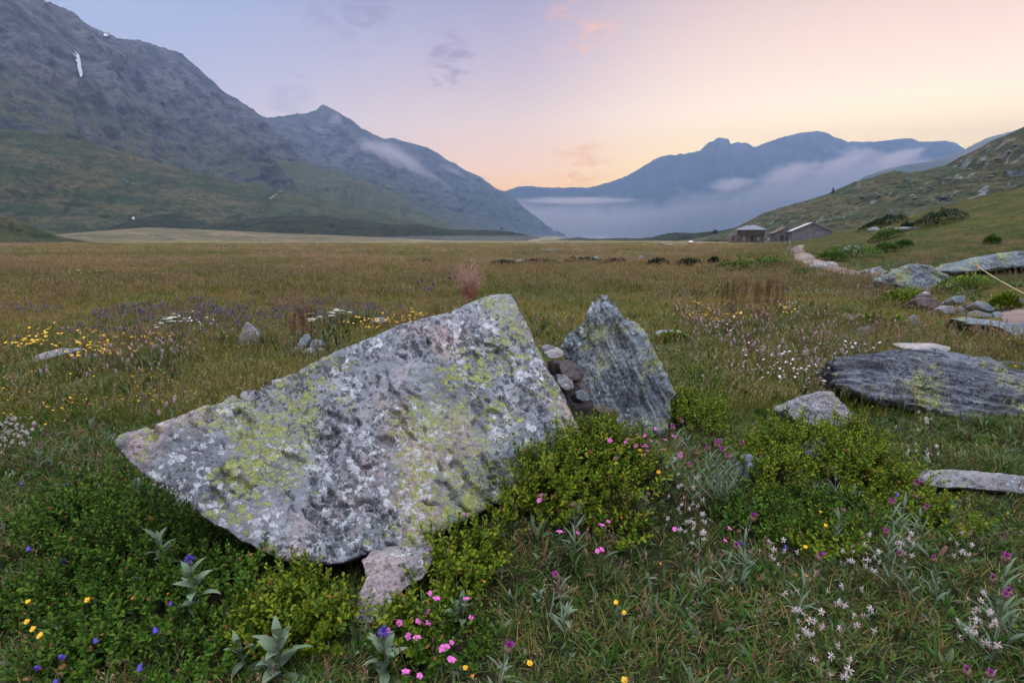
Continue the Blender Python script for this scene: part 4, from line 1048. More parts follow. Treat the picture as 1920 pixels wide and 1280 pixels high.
def mk_campion(h=.26, nb=7):
    r = thing('white_campion', None, 'flower'); a0 = rnd(0, 6.28); c_ = stem_curve(h, .05, a0, 7)
    m = MB(); tube(m, c_, np.linspace(.0016, .001, 7), 4); blade_leaves(m, 6, h * .35, .05, .007)
    heads = []
    for i in range(nb):
        f = 1 - .3 * i / max(1, nb - 1); p = np.array([np.interp(f, np.linspace(0, 1, 7), c_[:, j]) for j in range(3)])
        a = i * 2.4; L_ = rnd(.012, .03) * (1.15 - .5 * (f - .55) / .45)
        e = p + np.array([math.cos(a) * L_, math.sin(a) * L_, rnd(0, .012)])
        tube(m, [p, (p + e) / 2 + (0, 0, .004), e], .0006, 3); heads.append((e, a))
    m.build('stem', M_STEM, r)
    for e, a in heads:
        d = unit(np.array([math.cos(a), math.sin(a), rnd(-.5, .2)]))
        m = MB(); Fm = frame(d)
        lathe(m, [(.0006, 0), (.002, .002), (.0024, .009), (.0016, .011)], 6, Fm, e, 1)
        for i in range(5):
            b = i * 1.2566 + rnd(-.15, .15)
            for sgn in (-.16, .16):
                dd = Fm @ np.array([math.cos(b + sgn), math.sin(b + sgn), rnd(.15, .6)])
                leaf(m, e + Fm[:, 2] * .0105, dd, rnd(.012, .016), .0036, rnd(.3, 1.), .1, 3, 0, 'petal', 0, Fm[:, 2])
        m.build('blossom', [M_WHITE, M_CALYX], r)
    return r, h * .8


def mk_knapweed(h=.22, full=1.):
    r = thing('knapweed', None, 'flower'); a = rnd(0, 6.28); c_ = stem_curve(h, .03, a)
    m = MB(); tube(m, c_, .0019, 5)
    for i in range(11):
        f = rnd(.05, .85); p = np.array([np.interp(f, np.linspace(0, 1, 5), c_[:, j]) for j in range(3)]); b = i * 2.4; el = rnd(.6, 1.15)
        leaf(m, p, (math.cos(b) * math.cos(el), math.sin(b) * math.cos(el), math.sin(el)), rnd(.05, .09) * (1.15 - .5 * f), .0085, rnd(.1, .8), .3, 5)
    m.build('stem', M_SILVER, r)
    d = unit(np.array([math.cos(a) * .25, math.sin(a) * .25 - .15, 1.])); Fm = frame(d)
    m = MB(); lathe(m, [(.001, -.002), (.006, 0), (.0095, .006), (.0098, .011), (.0070, .017), (.004, .019)], 12, Fm, c_[-1], 0, .06)
    for i in range(40):
        b = i * 2.4; q = .002 + .014 * i / 40; rr = .0098 * math.sin(min(1., q / .016) * 2.2 + .5)
        leaf(m, c_[-1] + Fm @ np.array([math.cos(b) * rr, math.sin(b) * rr, q]), Fm @ np.array([math.cos(b), math.sin(b), .5]), .0045, .003, -.5, .1, 2, 0, 'lance')
    m.build('flower_head', M_INVOL, r)
    if full > 0:
        m = MB()
        for i in range(int(34 * full) + 6):
            b = rnd(0, 6.28); sp_ = rnd(0, .55 + .35 * full)
            leaf(m, c_[-1] + Fm[:, 2] * .016, Fm @ np.array([math.cos(b) * sp_, math.sin(b) * sp_, 1.]), rnd(.009, .016) * (.6 + .5 * full), .0028, rnd(0, .7), .1, 3, 0, 'petal', 0, Fm[:, 2])
        m.build('floret', M_MAG, r)
    return r, h


def mk_bell(h=.15):
    r = thing('harebell', None, 'flower'); a = rnd(0, 6.28); c_ = stem_curve(h, .03, a)
    c_ = np.concatenate([c_, [c_[-1] + (math.cos(a) * .010, math.sin(a) * .010, .003), c_[-1] + (math.cos(a) * .017, math.sin(a) * .017, -.004)]])
    m = MB(); tube(m, c_, .0008, 4); blade_leaves(m, 4, h * .5, .04, .002); m.build('stem', M_STEM, r)
    d = unit(np.array([math.cos(a) * .6, math.sin(a) * .6, -.8])); Fm = frame(d)
    m = MB(); lathe(m, [(.0008, 0), (.0045, .002), (.0068, .008), (.0072, .014), (.0085, .018)], 10, Fm, c_[-1])
    star(m, c_[-1] + Fm[:, 2] * .0165, d, 5, .006, .0085, .9, 0, .5, 'lance'); m.build('blossom', M_BLUE_P, r)
    return r, h


def mk_bistort(h=.36, big=1.):
    r = thing('bistort', None, 'flower'); a = rnd(0, 6.28); c_ = stem_curve(h, .03, a)
    m = MB(); tube(m, c_, .0017, 4); blade_leaves(m, 5, h * .25, .11, .016); m.build('stem', M_STEM, r)
    d = unit(c_[-1] - c_[-2]); Fm = frame(d); m = MB(); L_ = .04 * big
    lathe(m, [(.001, -.002), (.0055, .003), (.0075, L_ * .3), (.007, L_ * .65), (.004, L_ * .92), (.0008, L_)], 8, Fm, c_[-1], 0, .12)
    for i in range(46):
        b = i * 2.4; q = L_ * (i + .5) / 46; rr = .0072 * math.sin(.5 + 2.3 * q / L_)
        leaf(m, c_[-1] + Fm @ np.array([math.cos(b) * rr, math.sin(b) * rr, q]), Fm @ np.array([math.cos(b), math.sin(b), .35]), .0052, .004, .2, .1, 1, 0, 'sq')
    m.build('blossom', M_BISTORT, r)
    return r, h


def mk_dock(h=.5):
    r = thing('dock_plant', None, 'plant'); m = MB(); s_ = MB()
    tube(m, stem_curve(h, .03, rnd(0, 6.28)), [.003, .003, .0025, .002, .0015], 4)
    for i in range(150):
        f = .42 + .58 * (i + .5) / 150; a = rnd(0, 6.28); rr = rnd(.004, .03) * (1.3 - f)
        p = np.array([math.cos(a) * rr, math.sin(a) * rr, h * f])
        leaf(s_, p, (math.cos(a), math.sin(a), rnd(.2, 1.2)), rnd(.012, .026), .012, rnd(0, .6), .2, 1, 0, 'ob')
    blade_leaves(m, 5, .06, .14, .035)
    m.build('stem', M_DRYSTEM, r); s_.build('seed_head', M_RUST, r)
    return r, h


def mk_umbel(h=.42):
    r = thing('umbel_flower', None, 'flower'); m = MB(); c_ = stem_curve(h, .03, rnd(0, 6.28)); tube(m, c_, .002, 4); blade_leaves(m, 7, h * .5, .11, .022); hd_ = MB()
    for i in range(16):
        a = i * 2.4; rr = .038 * math.sqrt((i + .5) / 16); e = c_[-1] + (math.cos(a) * rr, math.sin(a) * rr, .03 - rr * .2)
        tube(m, [c_[-1], e], .0007, 3)
        for j in range(7):
            b = j * .9; leaf(hd_, e + (math.cos(b) * .004, math.sin(b) * .004, 0), (math.cos(b), math.sin(b), .4), .006, .005, .3, .1, 1, 0, 'sq')
    m.build('stem', M_STEM, r); hd_.build('flower_head', M_CREAM, r)
    return r, h


def mk_seedspike(h=.2):
    r = thing('plantain', None, 'plant'); m = MB(); c_ = stem_curve(h, .02, rnd(0, 6.28)); tube(m, c_, .0009, 3); m.build('stem', M_DRYSTEM, r)
    m = MB(); lathe(m, [(.0006, -.004), (.0035, 0), (.004, .012), (.0025, .022), (.0006, .026)], 6, frame(c_[-1] - c_[-2]), c_[-1], 0, .25); m.build('seed_head', M_RUST, r)
    return r, h


# landmarks for telling one flower from the next
LM = [('the pinkish footing stone', 700, 1120), ('the angular brown-grey stone', 1208, 1020), ('the rounded pale-topped stone', 1068, 1085), ('the tilted grey slab', 1395, 880), ('the pale flat rock', 1830, 900),
      ('the pointed boulder', 1190, 790), ('the raised boulder tip', 225, 850), ('the wide bright shrub', 1600, 850), ('the white-spotted rock', 1540, 765), ('the blue-flowered herb', 722, 1190),
      ('the violet-flowered herb', 372, 1050), ('the drooping pale herb', 520, 1200), ('the dome of shrub', 1040, 860), ('the broad dark boulder', 1780, 740), ('the low spreading shrub', 1500, 980), ('the upright grey rosette', 864, 1130)]
ORD = ['first', 'second', 'third', 'fourth', 'fifth', 'sixth', 'seventh', 'eighth', 'ninth', 'tenth', 'eleventh', 'twelfth', 'thirteenth', 'fourteenth', 'fifteenth', 'sixteenth', 'seventeenth', 'eighteenth']


def place(protos, desc, pts, group, hs=1.):
    """copies of a flower with their heads at the given pixels, each labelled by what it stands beside"""
    rel = {}
    for (px, py) in pts:
        d = [math.hypot((px - l[1]) / 1.2, py - l[2]) for l in LM]; l = LM[int(np.argmin(d))]
        dx, dy = px - l[1], py - l[2]
        r_ = ('in front of ' if dy > 0 else 'behind ') if abs(dy) > abs(dx) * .6 else ('right of ' if dx > 0 else 'left of ')
        rel.setdefault(r_ + l[0], []).append((px, py))
    for key, ps in rel.items():
        ps.sort()
        pick = rng.integers(len(protos), size=len(ps)); ss_ = rng.uniform(.85, 1.15, len(ps)) * hs
        G_ = gp([q[0] for q in ps], [q[1] for q in ps], np.array([protos[j][1] for j in pick]) * ss_ * .93)
        for i, (px, py) in enumerate(ps):
            pr, s_, g_ = protos[pick[i]][0], ss_[i], G_[i]
            lb = f'{desc} {key}' + (f', {ORD[i]} from the left' if len(ps) > 1 else '')
            dup(pr, tuple(g_), rnd(-.5, .5), s_, (rnd(-.1, .1), rnd(-.1, .1)), lb, group)


PROTOS = []
def protos(fn, *args):
    out = [fn(*a) for a in args]; PROTOS.extend(o for o, _ in out); return out
P_PINK = protos(mk_pink, (.13,), (.16,), (.10,))
P_YEL = protos(mk_yellow, (.14,), (.18,), (.1,))
P_ORA = protos(mk_orange, (.12,), (.15,))
P_CAM = protos(mk_campion, (.24, 3), (.28, 4), (.2, 2), (.25, 5))
P_KNAP = protos(mk_knapweed, (.20, 1.), (.24, .8), (.17, .55))
P_KNAPB = protos(mk_knapweed, (.19, .12), (.22, .0))
P_BELL = protos(mk_bell, (.13,), (.17,))
P_BIS = protos(mk_bistort, (.33, 1.), (.38, 1.1), (.28, .85))
P_DOCK = protos(mk_dock, (.45,), (.55,), (.38,))
P_UMB = protos(mk_umbel, (.4,), (.46,))
P_PLAN = protos(mk_seedspike, (.16,), (.2,), (.12,))

place(P_PINK, 'small pink five-petalled flower', [(818, 1028), (840, 1042), (868, 972), (1020, 938), (1048, 1007), (1070, 1001), (1122, 994), (1134, 983), (1130, 1033), (1112, 1034), (797, 1113), (776, 1138), (811, 1134), (812, 1149), (872, 1141), (872, 1160), (729, 1169), (738, 1184), (749, 1178), (747, 1190), (773, 1175), (783, 1176), (779, 1208), (822, 1220), (832, 1211), (842, 1217), (829, 1242), (843, 1255), (1270, 992), (1030, 860 + 70), (1147, 826), (1178, 832), (1188, 818), (1206, 831), (1222, 820), (1234, 808), (1250, 818), (1200, 836), (1209, 845), (1212, 852), (1204, 836), (1242, 830), (1230, 838), (1246, 850), (1268, 854), (1285, 856), (1355, 995), (1349, 1017), (752, 1278), (775, 1277), (1171, 827), (1160, 862)], 'small pink flowers near the boulders', 1.)
place(P_YEL, 'yellow buttercup', [(54, 1141), (74, 1163), (95, 1175), (96, 1192), (152, 1138), (988, 1262), (1166, 1139), (1160, 1157), (1198, 853), (1200, 861), (1235, 893), (1651, 861), (1548, 962), (1555, 992), (1516, 1030), (51, 1215), (1194, 1278), (880, 1266)], 'yellow buttercups in the near turf')
place(P_ORA, 'small orange flower head', [(247, 1112), (247, 1128), (329, 1110), (912, 1086), (887, 1265), (1203, 967), (1163, 978), (1672, 861), (1497, 1086), (1478, 1080), (1237, 1056)], 'small orange flower heads')
place(P_CAM, 'white campion with drooping petals', [(1272, 884), (1278, 912), (1296, 920), (1282, 945), (1288, 978), (1312, 945), (1316, 962), (1284, 992), (1318, 996), (1300, 1012), (1328, 1008), (1502, 1144), (1517, 1160), (1504, 1180), (1580, 1130), (1594, 1136), (1600, 1165), (1594, 1190), (1512, 1220), (1550, 1250), (1597, 1250), (1610, 1028), (1630, 1025), (1690, 1022), (1702, 1030), (1694, 1045), (1638, 1065), (1620, 1050), (1596, 1052), (1790, 1030), (1812, 1026), (1849, 1140), (1830, 1162), (1852, 1165), (1826, 1185), (1850, 1205), (1446, 1030), (1460, 1045), (1476, 1065), (1664, 815), (1718, 820), (1748, 765), (1755, 785), (1738, 790), (1700, 845), (1716, 860), (1742, 852), (1610, 706), (1620, 726)], 'white campions in the turf')
place(P_KNAP, 'magenta knapweed', [(1363, 1025), (1501, 1055), (1400, 980), (1696, 915), (1688, 950), (1712, 960), (1880, 1103), (1878, 1116), (1904, 1124), (1765, 1064), (1716, 1050), (1840, 1280), (1890, 1058), (1061, 1082), (926, 1236), (1332, 843), (1345, 848), (1357, 840), (1370, 834), (1374, 850), (1355, 862), (1300, 882), (1297, 800), (1276, 812), (1841, 1240 + 20), (1340, 852), (1684, 1010)], 'magenta knapweeds in the near turf', 1.25)
place(P_KNAPB, 'brown faded knapweed head', [(1320, 862), (1352, 865), (1373, 866), (1386, 866), (1421, 862), (1738, 938), (1783, 946), (1565, 965), (1410, 1005), (1391, 1045), (1570, 880), (1320, 1052), (1740, 862), (1078, 958), (1082, 948), (1210, 935)], 'brown faded knapweed heads')
place(P_BELL, 'violet-blue harebell', [(58, 1022), (88, 1062), (241, 1094), (320, 1124), (156, 1204), (172, 1194), (262, 1229), (72, 1253), (48, 1272), (92, 1262), (300, 1160), (1433, 872), (1432, 872 + 12), (1625, 895), (1654, 920), (1475, 1038), (1371, 1023), (1126, 900), (1700, 808), (115, 902), (48, 900), (1790, 782)], 'violet-blue harebells')
place(P_PLAN, 'rust-brown plantain spike', [(826, 1050), (838, 1052), (845, 1060), (857, 1075), (1000, 1030), (970, 1035), (985, 1022), (960, 1020), (1046, 965), (1075, 945), (1010, 900), (1060, 915), (1085, 912), (1120, 915), (1140, 935), (1105, 880), (1145, 905), (1180, 905), (812, 1215), (755, 1255), (766, 1232), (935, 1262), (945, 1255), (1020, 1205), (1430, 1240), (1290, 1210), (1250, 1240), (1210, 1250), (1195, 1235), (1730, 1200), (1760, 1225), (1690, 1160), (925, 1010), (1160, 940), (1020, 975)], 'rust-brown plantain spikes')

# farther out: scattered but still one by one
def region(protos, n, poly, h, group, label, hs=1., clump=0.):
    poly = np.array(poly, float); lo = poly.min(0); hi = poly.max(0); k = 0; hit = []
    cs = [(rnd(lo[0], hi[0]), rnd(lo[1], hi[1])) for _ in range(max(3, n // 7))]
    while k < n:
        if clump and rng.random() < clump:
            c_ = cs[rng.integers(len(cs))]; x = c_[0] + rng.normal() * (hi[0] - lo[0]) * .06; y = c_[1] + rng.normal() * (hi[1] - lo[1]) * .07
        else: x, y = rnd(lo[0], hi[0]), rnd(lo[1], hi[1])
        ins = False; j = len(poly) - 1
        for i in range(len(poly)):
            a, b = poly[i], poly[j]
            if (a[1] > y) != (b[1] > y) and x < (b[0] - a[0]) * (y - a[1]) / (b[1] - a[1]) + a[0]: ins = not ins
            j = i
        if not ins: continue
        hit.append((x, y)); k += 1
    pick = rng.integers(len(protos), size=n); ss_ = rng.uniform(.75, 1.2, n) * hs; hit = np.array(hit)
    G_ = gp(hit[:, 0], hit[:, 1], np.array([protos[j][1] for j in pick]) * ss_ * .9)
    for i in range(n):
        dup(protos[pick[i]][0], tuple(G_[i]), rnd(0, 6.28), ss_[i], (rnd(-.15, .15), rnd(-.15, .15)), label, group)
region(P_YEL, 130, [(0, 700), (120, 695), (330, 690), (420, 720), (400, 745), (230, 765), (90, 800), (0, 790)], 0, 'yellow flowers of the dense patch', 'yellow flower in the dense yellow patch behind the raised boulder tip', .9, .65)
region(P_YEL, 45, [(330, 660), (620, 640), (690, 610), (720, 590), (640, 590), (300, 640)], 0, 'yellow flowers round the heaped stones', 'yellow flower scattered round the three heaped meadow stones', 1.0, .5)
region(P_YEL, 75, [(985, 565), (1110, 560), (1250, 560), (1500, 575), (1560, 600), (1300, 610), (1010, 620)], 0, 'yellow flowers beyond the pointed boulder', 'yellow flower in the band beyond the pointed boulder', 1.25, .6)
region(P_YEL, 30, [(1560, 640), (1900, 630), (1920, 700), (1800, 655), (1560, 660)], 0, 'yellow flowers behind the broad dark boulder', 'yellow flower in the turf behind the broad dark boulder', .9, .4)
region(P_BIS, 46, [(20, 690), (150, 650), (320, 630), (370, 650), (300, 700), (130, 720)], 0, 'pale pink spikes by the long ledge', 'pale pink flower spike near the long low grey ledge', 1., .5)
region(P_BIS, 150, [(1260, 560), (1500, 560), (1640, 600), (1580, 640), (1560, 700), (1400, 670), (1290, 620)], 0, 'pale pink spikes of the meadow', 'pale pink flower spike in the meadow between the pointed and the rounded boulder', 1.05, .5)
region(P_BIS, 18, [(1560, 500), (1680, 520), (1690, 560), (1600, 560)], 0, 'pale pink spikes by the rounded boulder', 'pale pink flower spike beside the big rounded boulder', 1.1, .5)
region(P_BIS, 8, [(1040, 600), (1085, 585), (1070, 612), (1040, 620)], 0, 'pale pink spikes behind the boulders', 'pale pink flower spike showing in the gap of the two boulders', 1., .2)
for i, (px, py, lb) in enumerate([(306, 762, 'pale pink spike over the upper edge of the boulder, first of four'), (318, 758, 'pale pink spike over the upper edge of the boulder, middle one of the trio'), (325, 752, 'tallest pale pink spike over the upper edge of the boulder'), (305, 780, 'lowest pale pink spike close to the upper edge of the boulder')]):
    dup(P_BIS[0][0], tuple(gp1(px, py, .33)), i, 1., (0, 0), lb, 'pale pink spikes over the boulder edge')
region(P_CAM, 26, [(0, 780), (60, 790), (50, 850), (0, 850)], 0, 'creamy flowers by the yellow patch', 'whitish flower cluster below the dense yellow patch', .9, .3)
region(P_CAM, 40, [(1480, 640), (1640, 640), (1560, 720), (1300, 730), (1280, 680)], 0, 'whitish flowers behind the shrubs', 'whitish flower cluster in the grass behind the wide bright shrub', .9, .4)
region(P_KNAP, 22, [(200, 740), (400, 700), (300, 800), (60, 860), (60, 800)], 0, 'magenta flower heads behind the boulder tip', 'magenta flower head in the grass behind the raised boulder tip', .9, .2)
region(P_UMB, 20, [(572, 600), (640, 582), (660, 592), (590, 612)], 0, 'white umbels of the clump', 'white umbel in the clump beyond the heaped meadow stones', 1.1, .3)
region(P_UMB, 16, [(270, 600), (350, 590), (370, 600), (290, 620)], 0, 'white umbels by the purple patch', 'white umbel at the edge of the purple flowers', .9, .3)
region(P_UMB, 20, [(90, 512), (190, 502), (200, 512), (110, 520)], 0, 'far white umbels', 'white umbel in the far clump of the meadow', 1., .3)
region(P_DOCK, 26, [(530, 590), (575, 575), (590, 585), (545, 605)], 0, 'rust docks by the umbels', 'rust-red dock beside the clump of white umbels', .9, .2)
region(P_DOCK, 40, [(1300, 530), (1380, 527), (1465, 527), (1470, 545), (1390, 540), (1300, 545)], 0, 'rust docks in a row', 'rust-red dock in the row across the meadow beyond the pointed boulder', 1.25, .2)
region(P_DOCK, 9, [(1380, 610), (1430, 610), (1430, 650), (1380, 650)], 0, 'lone rust docks', 'rust-red dock among the pale pink spikes', .7, .0)
for o in PROTOS:                                                   # the patterns themselves are not part of the scene
    for ch in list(o.children): bpy.data.objects.remove(ch)
    bpy.data.objects.remove(o)
# ------------------------------------------------------------------ buildings far off at the foot of the right-hand hill
M_MASON = stone_mat('masonry', (.15, .14, .135), (.30, .285, .27), (.07, .065, .06), 0, .15, 0, (1, 1, 2.2), (0, 0, 0), 2.5, fol=.5)
M_TIMBER = plain('weathered_timber', (.085, .055, .040), .85, .15, .35, 6.)
M_SLATE = plain('grey_roof_sheet', (.17, .18, .20), .6, .3, .2, 3.)
M_SHEET = plain('pale_roof_sheet', (.50, .50, .50), .45, .4, .1, 2.)
M_RROOF = plain('brown_roof_sheet', (.16, .105, .085), .7, .2, .2, 3.)
M_WIN = plain('dark_window', (.03, .03, .035), .25, .5, .1)
M_PLAST = plain('pale_plaster', (.42, .38, .35), .9, .1, .15, 2.)
M_GREY_W = plain('grey_wood', (.24, .21, .18), .85, .1, .3, 9.)


def gable(root, w_, d_, he, hr, wall, roof, over=.5, th=.22):
    m = MB()
    v = [(-w_ / 2, 0, -2), (w_ / 2, 0, -2), (w_ / 2, 0, he), (0, 0, hr), (-w_ / 2, 0, he)]
    v = np.array([(a, y, c) for y in (0, d_) for (a, _, c) in v], float)
    m.add(v, [[0, 1, 2, 4], [5, 9, 7, 6], [0, 5, 6, 1], [1, 6, 7, 2], [0, 4, 9, 5]]); m.add(v, [[4, 2, 3], [9, 8, 7]])
    m.build('wall', wall, root, False)
    for sg in (-1, 1):
        m = MB(); k = (hr - he) / (w_ / 2); ex = w_ / 2 + over; ze = hr - k * ex
        q = [(0, -over, hr + .04), (sg * ex, -over, ze + .04), (sg * ex, d_ + over, ze + .04), (0, d_ + over, hr + .04)]
        vv = np.array(q + [(a, b, c + th) for a, b, c in q], float)
        m.add(vv, [[0, 1, 2, 3], [7, 6, 5, 4], [0, 4, 5, 1], [1, 5, 6, 2], [2, 6, 7, 3], [3, 7, 4, 0]])
        m.build('roof', roof if sg < 0 else M_SLATE, root, False)


def opening(root, name, x, y, z, w_, h_, mat=M_WIN, frame_=None):
    m = MB(); box(m, (x - w_ / 2, y - .05, z), (x + w_ / 2, y + .02, z + h_)); o = m.build(name, mat, root, False)
    m = MB()
    for a, b in (((x - w_ / 2 - .12, y - .09, z - .12), (x - w_ / 2, y + .01, z + h_ + .12)), ((x + w_ / 2, y - .09, z - .12), (x + w_ / 2 + .12, y + .01, z + h_ + .12)), ((x - w_ / 2, y - .09, z + h_), (x + w_ / 2, y + .01, z + h_ + .12)), ((x - w_ / 2, y - .09, z - .12), (x + w_ / 2, y + .01, z))): box(m, a, b)
    m.build('frame', frame_ or M_GREY_W, o, False)
    return o


def site(px, py, Y):
    p = at(px, py, Y).ravel(); p[2] = max(p[2], float(hgt(p[0], p[1])) - .1); return p
p = site(1520, 452, 190)
b = thing('stone_barn', 'larger stone barn with a pale sheet roof on its near slope', 'barn', tuple(p), 'old farm buildings', -.36)
gable(b, 11.6, 13, 3.0, 5.6, M_MASON, M_SHEET)
m = MB(); tube(m, [(3, 7, 4.2), (3, 7, 6.2)], [.3, .3], 8); m.build('chimney', M_SLATE, b)
p = site(1472, 452, 205)
b = thing('stone_barn', 'smaller stone barn with a brown roof between the house and the larger barn', 'barn', tuple(p), 'old farm buildings', -.25)
gable(b, 7.2, 9, 2.7, 4.7, M_MASON, M_RROOF); opening(b, 'door', -1.2, 0, .1, 1.3, 2., M_TIMBER)
p = site(1408, 454, 200)
hs = thing('farmhouse', 'two-storey house of dark timber and stone under a low hipped roof', 'house', tuple(p), 'old farm buildings', -.3)
m = MB(); box(m, (-4, 0, -2), (4, 7, 2.4)); m.build('wall', M_MASON, hs, False)
m = MB(); box(m, (-4.15, -.15, 2.4), (4.15, 7.15, 4.3)); m.build('upper_wall', M_TIMBER, hs, False)
m = MB(); e_ = .7
v = np.array([(-4.15 - e_, -.15 - e_, 4.25), (4.15 + e_, -.15 - e_, 4.25), (4.15 + e_, 7.15 + e_, 4.25), (-4.15 - e_, 7.15 + e_, 4.25), (-1.2, 3.5, 5.9), (1.2, 3.5, 5.9)])
v = np.concatenate([v, v[:4] - (0, 0, .18)])
m.add(v, [[0, 1, 5, 4], [2, 3, 4, 5], [0, 6, 7, 1], [1, 7, 8, 2], [2, 8, 9, 3], [3, 9, 6, 0], [6, 9, 8, 7]]); m.add(v, [[1, 2, 5], [3, 0, 4]]); m.build('roof', M_SLATE, hs, False)
m = MB(); box(m, (-.9, 2.6, 5.2), (-.2, 3.3, 6.5)); m.build('chimney', M_MASON, hs, False)
for x in (-2.6, -.6, 1.3, 3.): opening(hs, 'window', x, -.15, 2.8, .8, 1., M_WIN)
for x in (-2.3, 2.2): opening(hs, 'window', x, 0, .6, .9, 1.1, M_PLAST)
opening(hs, 'door', .3, 0, 0., 1.1, 2., M_TIMBER)
m = MB(); box(m, (-4.2, -1.4, 2.25), (4.2, -.16, 2.4)); bal = m.build('balcony', M_TIMBER, hs, False)
m = MB(); box(m, (-4.2, -1.4, 3.2), (4.2, -1.32, 3.3)); [box(m, (x, -1.39, 2.4), (x + .08, -1.33, 3.2)) for x in np.linspace(-4.2, 4.1, 22)]; m.build('railing', M_TIMBER, bal, False)
for x in (-4.0, -1.3, 1.3, 3.9):
    m = MB(); box(m, (x - .08, -1.36, -1.5), (x + .08, -1.2, 2.25)); m.build('post', M_TIMBER, hs, False)
p = site(1374, 452, 205)
b = thing('shed', 'tiny grey wooden shed left of the timber house', 'shed', tuple(p), None, -.2); gable(b, 2.6, 2.4, 1.6, 2.2, M_GREY_W, M_SLATE, .2, .1); opening(b, 'door', 0, 0, .1, .7, 1.3, M_TIMBER)
p = gp1(1295, 457)
b = thing('tent', 'tiny white and red dome tent far off by the track', 'tent', tuple(p))
b.scale = (.5, .5, .5); m = MB(); lathe(m, [(1.6, -.1), (1.55, .4), (1.4, .8)], 12); m.build('lower_panel', plain('red_cloth', (.35, .05, .05), .8), b)
m = MB(); lathe(m, [(1.4, .8), (1.1, 1.2), (.6, 1.5), (.01, 1.6)], 12); m.build('upper_panel', plain('white_cloth', (.7, .68, .68), .8), b)


# ------------------------------------------------------------------ posts, box, cord, path
def post(px, py, hpx, label, group='fence posts on the far meadow', lean=0.):
    g_ = gp1(px, py); h_ = hpx / F * g_[1]
    m = MB(); r_ = max(.05, .0008 * g_[1]); tube(m, [(0, 0, -.3), (lean * h_, 0, h_)], [r_, r_ * .9], 5); lathe(m, [(r_ * .9, 0), (.001, r_ * .5)], 5, None, (lean * h_, 0, h_))
    o = m.build('fence_post', M_GREY_W, None, True, tuple(g_)); return tag(o, label, 'post', group), g_, h_
ps = []
for i, px in enumerate([967, 974, 981, 988, 1001, 1013, 1024, 1036, 1048, 1072, 1080, 1089, 1092]):
    ps.append(post(px, 477 + (i % 3 == 0), 9 if px not in (1024, 1036, 1048) else 11, 'thin weathered post of the broken fence line on the far meadow'))
for i in (5, 6, 7, 9, 10):
    a, b_ = ps[i], ps[i + 1]
    m = MB(); tube(m, [a[1] + (0, 0, a[2] * .85), b_[1] + (0, 0, b_[2] * .85)], .03, 4)
    tag(m.build('fence_rail', M_GREY_W), 'thin rail joining two posts of the far fence line', 'rail', 'rails of the far fence')
g_ = gp1(1030, 476)
b = thing('trough_box', 'dark green box with a pale lid inside the far fence', 'box', tuple(g_))
m = MB(); k_ = g_[1] / F; box(m, (-3 * k_, 0, 0), (3 * k_, 4 * k_, 6 * k_)); m.build('body', plain('green_paint', (.03, .06, .045), .6), b, False)
m = MB(); box(m, (-3.3 * k_, -.3 * k_, 6 * k_), (3.3 * k_, 4.3 * k_, 7.3 * k_)); m.build('lid', plain('pale_lid', (.5, .52, .5), .6), b, False)
for k_, (px, py) in enumerate([(1210, 447), (1222, 447)]): post(px, py, 5, ['dark post standing on the far rim, the nearer to the knoll', 'thin post on the far rim beside another'][k_], None)
post(1483, 468, 17, 'pale leaning stake where the path tops the rise', None, -.25)[0].data.materials[0] = M_PALE

A_ = at(1832, 499, 13.5).ravel(); B_ = at(1990, 582, 9.0).ravel()
t_ = np.linspace(0, 1, 12)[:, None]; c_ = A_ + (B_ - A_) * t_; c_[:, 2] -= .05 * np.sin(np.pi * t_[:, 0])
b = thing('cord', 'pale yellow cord stretched slantwise above the grass by the path', 'cord', tuple(A_))
m = MB(); tube(m, c_ - A_, .010, 5); m.build('rope', plain('yellow_rope', (.55, .45, .24), .8, .1, .15, 60.), b)
m = MB(); lathe(m, [(.002, -.04), (.03, -.02), (.03, .02), (.002, .04)], 8); m.build('knob', plain('orange_knob', (.55, .22, .06), .6), b)
m = MB(); gz = float(hgt(A_[0], A_[1])) - A_[2]; tube(m, [(0, .02, gz - .2), (0, .02, .02)], [.02, .016], 6); m.build('stake', M_GREY_W, b)

M_PATH = plain('bare_earth', (.22, .165, .14), .95, .05, .3, .8)


PATHS = []


def ribbon(name, pts, wd, lift, mat):
    pl = np.array(pts, float); g_ = gp(pl[:, 0], pl[:, 1]); s_ = np.linspace(0, len(g_) - 1, 10 * len(g_))
    c_ = np.stack([np.interp(s_, np.arange(len(g_)), g_[:, i]) for i in range(2)], -1)
    k_ = np.hanning(9); k_ /= k_.sum()
    c_ = np.stack([np.convolve(np.pad(c_[:, i], 4, 'edge'), k_, 'valid') for i in range(2)], -1)
    dr = unit(np.gradient(c_, axis=0)); nn = np.stack([-dr[:, 1], dr[:, 0]], -1)
    PATHS.append(c_)
    w_ = np.interp(s_, np.arange(len(g_)), wd)[:, None] * (1 + .25 * fbm(np.concatenate([c_ / 1.5, 0 * c_[:, :1]], 1), 3, 61))[:, None]
    rows = []
    for a in np.linspace(-1, 1, 7):
        q = c_ + nn * w_ * a; rows.append(np.concatenate([q, (hgt(q[:, 0], q[:, 1]) + lift * (1 - a * a) + .004)[:, None]], 1))
    m = MB(); m.add(np.array(rows).reshape(-1, 3), grid_q(7, len(c_)))
    return tag(m.build(name, mat), kind='structure')
ribbon('path', [(1500, 460), (1494, 467), (1496, 476), (1506, 484), (1530, 492), (1552, 500), (1572, 507), (1592, 512), (1625, 516), (1662, 522)], [.42, .42, .42, .42, .45, .4, .35, .35, .3, .2], .10, M_PATH)
ribbon('path', [(1893, 578), (1912, 592), (1950, 612), (1995, 635)], [.12, .25, .35, .4], .04, M_PATH)
